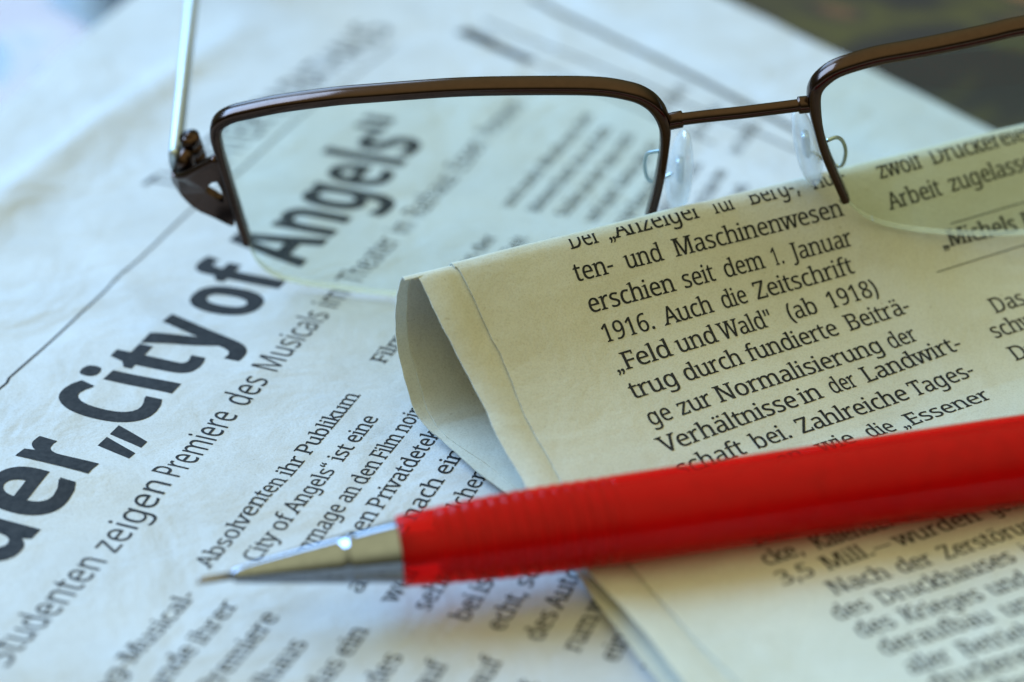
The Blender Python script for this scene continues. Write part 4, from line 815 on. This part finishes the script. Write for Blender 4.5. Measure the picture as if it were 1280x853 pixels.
def build_glasses():
    root = empty('glasses', 'half-rim reading glasses with brown metal frame, temples open, standing across the newspapers', 'glasses')
    for sgn, rim, low in ((-1, RIM_L, LOW_L), (1, RIM_R, LOW_R)):
        rc = catmull([Vector((x, y, 0)) for x, y in rim], 7)
        n = len(rc)
        # the metal rim: heavy along the top, slimmer down both sides
        ra = []
        for p in rc:
            t = max(0, min(1, (p.y + 4.5) / 6.0)); t = t * t * (3 - 2 * t)
            ra.append(0.50 + 0.22 * t)
        mb = MB()
        path = [gpos(p.x, p.y, -0.1) for p in rc]
        tube(mb, path, ra, 1.05, ref=G_W, seg=18, power=0.62)
        mb.build('rim', [M_brown], root)
        # the lens
        out = [(p.x, p.y) for p in rc] + [(p.x, p.y) for p in catmull([Vector((x, y, 0)) for x, y in low], 7)][1:-1]
        cx = sum(p[0] for p in out) / len(out); cy = sum(p[1] for p in out) / len(out)
        m = len(out); mb = MB(); fv = []; bv = []; RINGS = 9
        for r in range(RINGS):
            k = 1 - (r / RINGS)
            for x, y in out:
                X, Y = cx + (x - cx) * k, cy + (y - cy) * k; bw = -1.1 * (1 - k * k)
                fv.append(gpos(X, Y, -0.45 + bw)); bv.append(gpos(X, Y, 0.45 + bw))
        fv.append(gpos(cx, cy, -1.65)); bv.append(gpos(cx, cy, -0.55))
        f = []
        for r in range(RINGS - 1):
            for i in range(m):
                j = (i + 1) % m
                f.append((r * m + i, r * m + j, (r + 1) * m + j, (r + 1) * m + i))
        c = RINGS * m; r = RINGS - 1
        f += [(r * m + i, r * m + (i + 1) % m, c) for i in range(m)]
        mb.add(fv, f, 0); mb.add(bv, [g[::-1] for g in f], 0)
        mb.add(fv[:m] + bv[:m], [(i, m + i, m + (i + 1) % m, (i + 1) % m) for i in range(m)], 1)
        mb.build('lens', [M_lens, M_edge], root)
        # nose pad on its wire arm
        px, py = (PAD_L if sgn < 0 else PAD_R)
        mb = MB(); fs = []
        NA, NB = 18, 12
        for i in range(NA):
            for k in range(NB):
                fs.append((i * NB + k, i * NB + (k + 1) % NB, (i + 1) * NB + (k + 1) % NB, (i + 1) * NB + k))
        vs2 = []
        for i in range(NA + 1):
            th = math.pi * i / NA
            for k in range(NB):
                ph = 2 * math.pi * k / NB
                yy = -math.cos(th) * 5.3
                r = math.sin(th) ** 0.8 * (1 + 0.18 * math.cos(th))
                w = math.sin(ph) * r * 2.6; x = math.cos(ph) * r * 1.2
                vs2.append(gpos(px + x + sgn * (-0.19 * yy + 0.18 * w), py + yy, 4.4 + w))
        mb.add(vs2, fs)
        pad = mb.build('nose_pad', [M_pad], root)
        mb = MB()
        arm = [gpos(x, y, w) for x, y, w in (ARM_L if sgn < 0 else ARM_R)]
        tube(mb, catmull(arm, 7), 0.21, ref=G_Y, seg=10)
        mb.build('pad_arm', [M_temple], pad)
        mb = MB(); tube(mb, catmull([gpos(px + 0.1 * sgn, py - 1.4, 4.6), gpos(px, py, 4.5), gpos(px - 0.1 * sgn, py + 1.4, 4.6)], 4), 0.45, 0.8, ref=G_W, seg=10)
        mb.build('pad_mount', [M_temple], pad)
        # end piece with its little triangular window, hinge and temple
        fx = lambda x: sgn * -x
        def plate(x, y, t):
            bend = max(0.0, (abs(x) - 60.2)) ** 1.6 * 0.32
            return gpos(x, y, -0.55 + bend + t)
        e = [(fx(x), y + END_DY[sgn]) for x, y in END_OUT]; h = [(fx(x), y + END_DY[sgn]) for x, y in END_HOLE]
        mb = MB(); prism(mb, e, h, plate, -0.6, 0.7)
        edge = catmull([Vector((x, y, 0)) for x, y in [(fx(x), y + END_DY[sgn]) for x, y in END_TOP]], 5)
        tube(mb, [plate(p.x, p.y, -0.1) for p in edge], 0.42, 0.62, ref=G_W, seg=10)
        mb.build('end_piece', [M_brown], root)
        hx, hy = fx(TEMPLE_X), TEMPLE_Y + END_DY[sgn]
        mb = MB()
        for dy in (-1.3, 0.0, 1.3):
            tube(mb, [gpos(hx - sgn * 1.9, hy + dy - 0.55, 3.6), gpos(hx - sgn * 1.9, hy + dy + 0.55, 3.6)], 1.15, ref=G_W, seg=14)
        tube(mb, [gpos(hx - sgn * 1.2, hy, 0.4), gpos(hx - sgn * 1.5, hy, 3.4)], 0.9, 1.3, ref=G_Y, seg=10)
        tube(mb, [gpos(hx - sgn * 1.9, hy - 2.1, 3.6), gpos(hx - sgn * 1.9, hy + 2.2, 3.6)], 0.5, ref=G_W, seg=10)
        mb.build('hinge', [M_brown], root)
        # temple: straight bar, then bent down behind the ear
        mb = MB()
        d = TEMPLE_D if sgn < 0 else Vector((TEMPLE_D.x * -1, TEMPLE_D.y, TEMPLE_D.z))
        p0 = gpos(hx, hy, 0.35 + 1.0); up = Vector((0, 0, 1))
        path = [p0, p0 + d * 1.2, p0 + d * 6, p0 + d * 30, p0 + d * 60, p0 + d * 86]
        path = catmull(path, 5)
        tube(mb, path, [0.66 + 0.08 * min(1, i / 6) for i in range(len(path))], [1.5 - 0.3 * min(1, i / 12) for i in range(len(path))], ref=up, seg=14, power=0.7)
        tp = mb.build('temple', [M_temple], root)
        mb = MB()
        pe = p0 + d * 84
        drop = pe.z - 1.9
        tip = catmull([pe, pe + d * 6 + up * -0.8, pe + d * 12 + up * -5.0, pe + d * 17 + up * (-drop * 0.55), pe + d * 23 + up * -(drop - 0.2), pe + d * 26 + up * -(drop - 0.1)], 6)
        tube(mb, tip, [1.0 + 0.7 * min(1, i / 10) for i in range(len(tip))], [1.3 + 0.9 * min(1, i / 10) for i in range(len(tip))], ref=G_X, seg=12)
        mb.build('temple_tip', [M_core_dark], tp)
    # bridge
    mb = MB()
    br = catmull([gpos(x, y, w) for x, y, w in BRIDGE], 8)
    n = len(br)
    tube(mb, br, [0.66 if 0.18 < i / (n - 1) < 0.82 else 0.9 for i in range(n)], ref=G_W, seg=14)
    mb.build('bridge', [M_brown], root)
M_core_dark = metal_mat('dark_tip', (0.05, 0.03, 0.02), 0.4)
build_glasses()

# ------------------------------------------------------------------ mechanical pencil
PEN_P = (-27.084, 125.227, 5.655)
PEN_D = (0.97654, 0.21472, 0.01622)
PEN_X = {'cone': 3.02, 'ring': 13.41, 'ferrule': 17.59}
def build_pencil():
    root = empty('mechanical_pencil', 'red translucent mechanical pencil with chrome tip, resting on the folded newspaper', 'pencil')
    p0 = Vector(PEN_P); ax = Vector(PEN_D).normalized()
    a = ax.cross(Vector((0, 0, 1))).normalized(); b = a.cross(ax).normalized()
    SEG = 64
    def lathe(mb, prof, mi=0, cap0=True, cap1=True, sharp=()):
        vs = []; fs = []
        for (x, r) in prof:
            for k in range(SEG):
                t = 2 * math.pi * k / SEG
                vs.append(p0 + ax * x + a * (r * math.cos(t)) + b * (r * math.sin(t)))
        for i in range(len(prof) - 1):
            for k in range(SEG):
                k2 = (k + 1) % SEG
                fs.append((i * SEG + k2, i * SEG + k, (i + 1) * SEG + k, (i + 1) * SEG + k2))
        if cap0: fs.append(tuple(range(SEG)))
        if cap1: fs.append(tuple((len(prof) - 1) * SEG + k for k in range(SEG))[::-1])
        mb.add(vs, fs, mi)
    X = PEN_X
    mb = MB(); lathe(mb, [(0, 0.24), (0.05, 0.30), (0.25, 0.33), (X['cone'] + 0.3, 0.36)])
    mb.build('lead_sleeve', [M_sleeve], root)
    mb = MB()
    c0, c1, f1 = X['cone'], X['ring'], X['ferrule']
    pr = [(c0, 0.42), (c0 + 0.02, 0.56), (c0 + 0.25, 0.66)]
    for i in range(1, 13):
        t = i / 12; pr.append((c0 + 0.25 + (c1 - 0.4 - c0 - 0.25) * t, 0.66 + (2.18 - 0.66) * (t ** 0.94)))
    pr += [(c1 - 0.36, 2.24), (c1 - 0.2, 2.30), (c1, 2.32), (c1 + 0.2, 2.30), (c1 + 0.28, 2.26), (c1 + 0.36, 2.27)]
    for i in range(1, 7):
        t = i / 6; pr.append((c1 + 0.36 + (f1 - c1 - 0.5) * t, 2.27 + 0.5 * t))
    pr += [(f1 - 0.06, 2.78), (f1, 2.70), (f1 + 0.02, 1.7)]
    lathe(mb, pr); mb.build('metal_tip', [M_silver], root)
    mb = MB()
    def rad(x):
        t = max(0, min(1, (x - f1) / 17.0)); t = t * (2 - t)
        return 3.12 + 0.86 * t + 0.26 * max(0, min(1, (x - f1 - 17) / 40))
    pr = [(f1 + 0.03, 2.2), (f1 + 0.03, 3.0), (f1 + 0.1, 3.1)]
    x = f1 + 0.25
    while x < f1 + 100:
        r = rad(x)
        if f1 + 3.2 < x < f1 + 19.5: r -= 0.075 * (0.5 + 0.5 * math.cos((x - f1) * 2 * math.pi / 1.15))
        pr.append((x, r)); x += 0.1 if x < f1 + 20 else 2.0
    pr += [(f1 + 100.2, rad(f1 + 100) - 0.3)]
    lathe(mb, pr)
    bar = mb.build('barrel', [M_red], root)
    mb = MB()
    pr = [(f1 + 0.1, 1.5), (f1 + 3.4, 1.5), (f1 + 3.45, 2.0)]
    x = f1 + 3.6
    while x < f1 + 20:
        pr.append((x, rad(x) - 0.85 + 0.5 * (1 if int((x - f1) / 0.7) % 2 else 0))); x += 0.1
    pr += [(f1 + 20.2, 3.3), (f1 + 60, 3.7), (f1 + 98, 3.72)]
    lathe(mb, pr); mb.build('inner_mechanism', [M_core], root)
    mb = MB()
    e = f1 + 100.2
    lathe(mb, [(e + 0.05, 2.6), (e + 0.1, 3.3), (e + 6, 3.3), (e + 6.3, 3.0), (e + 6.4, 2.2), (e + 12, 2.2), (e + 12.6, 1.6)])
    mb.build('push_button', [M_silver], root)
build_pencil()
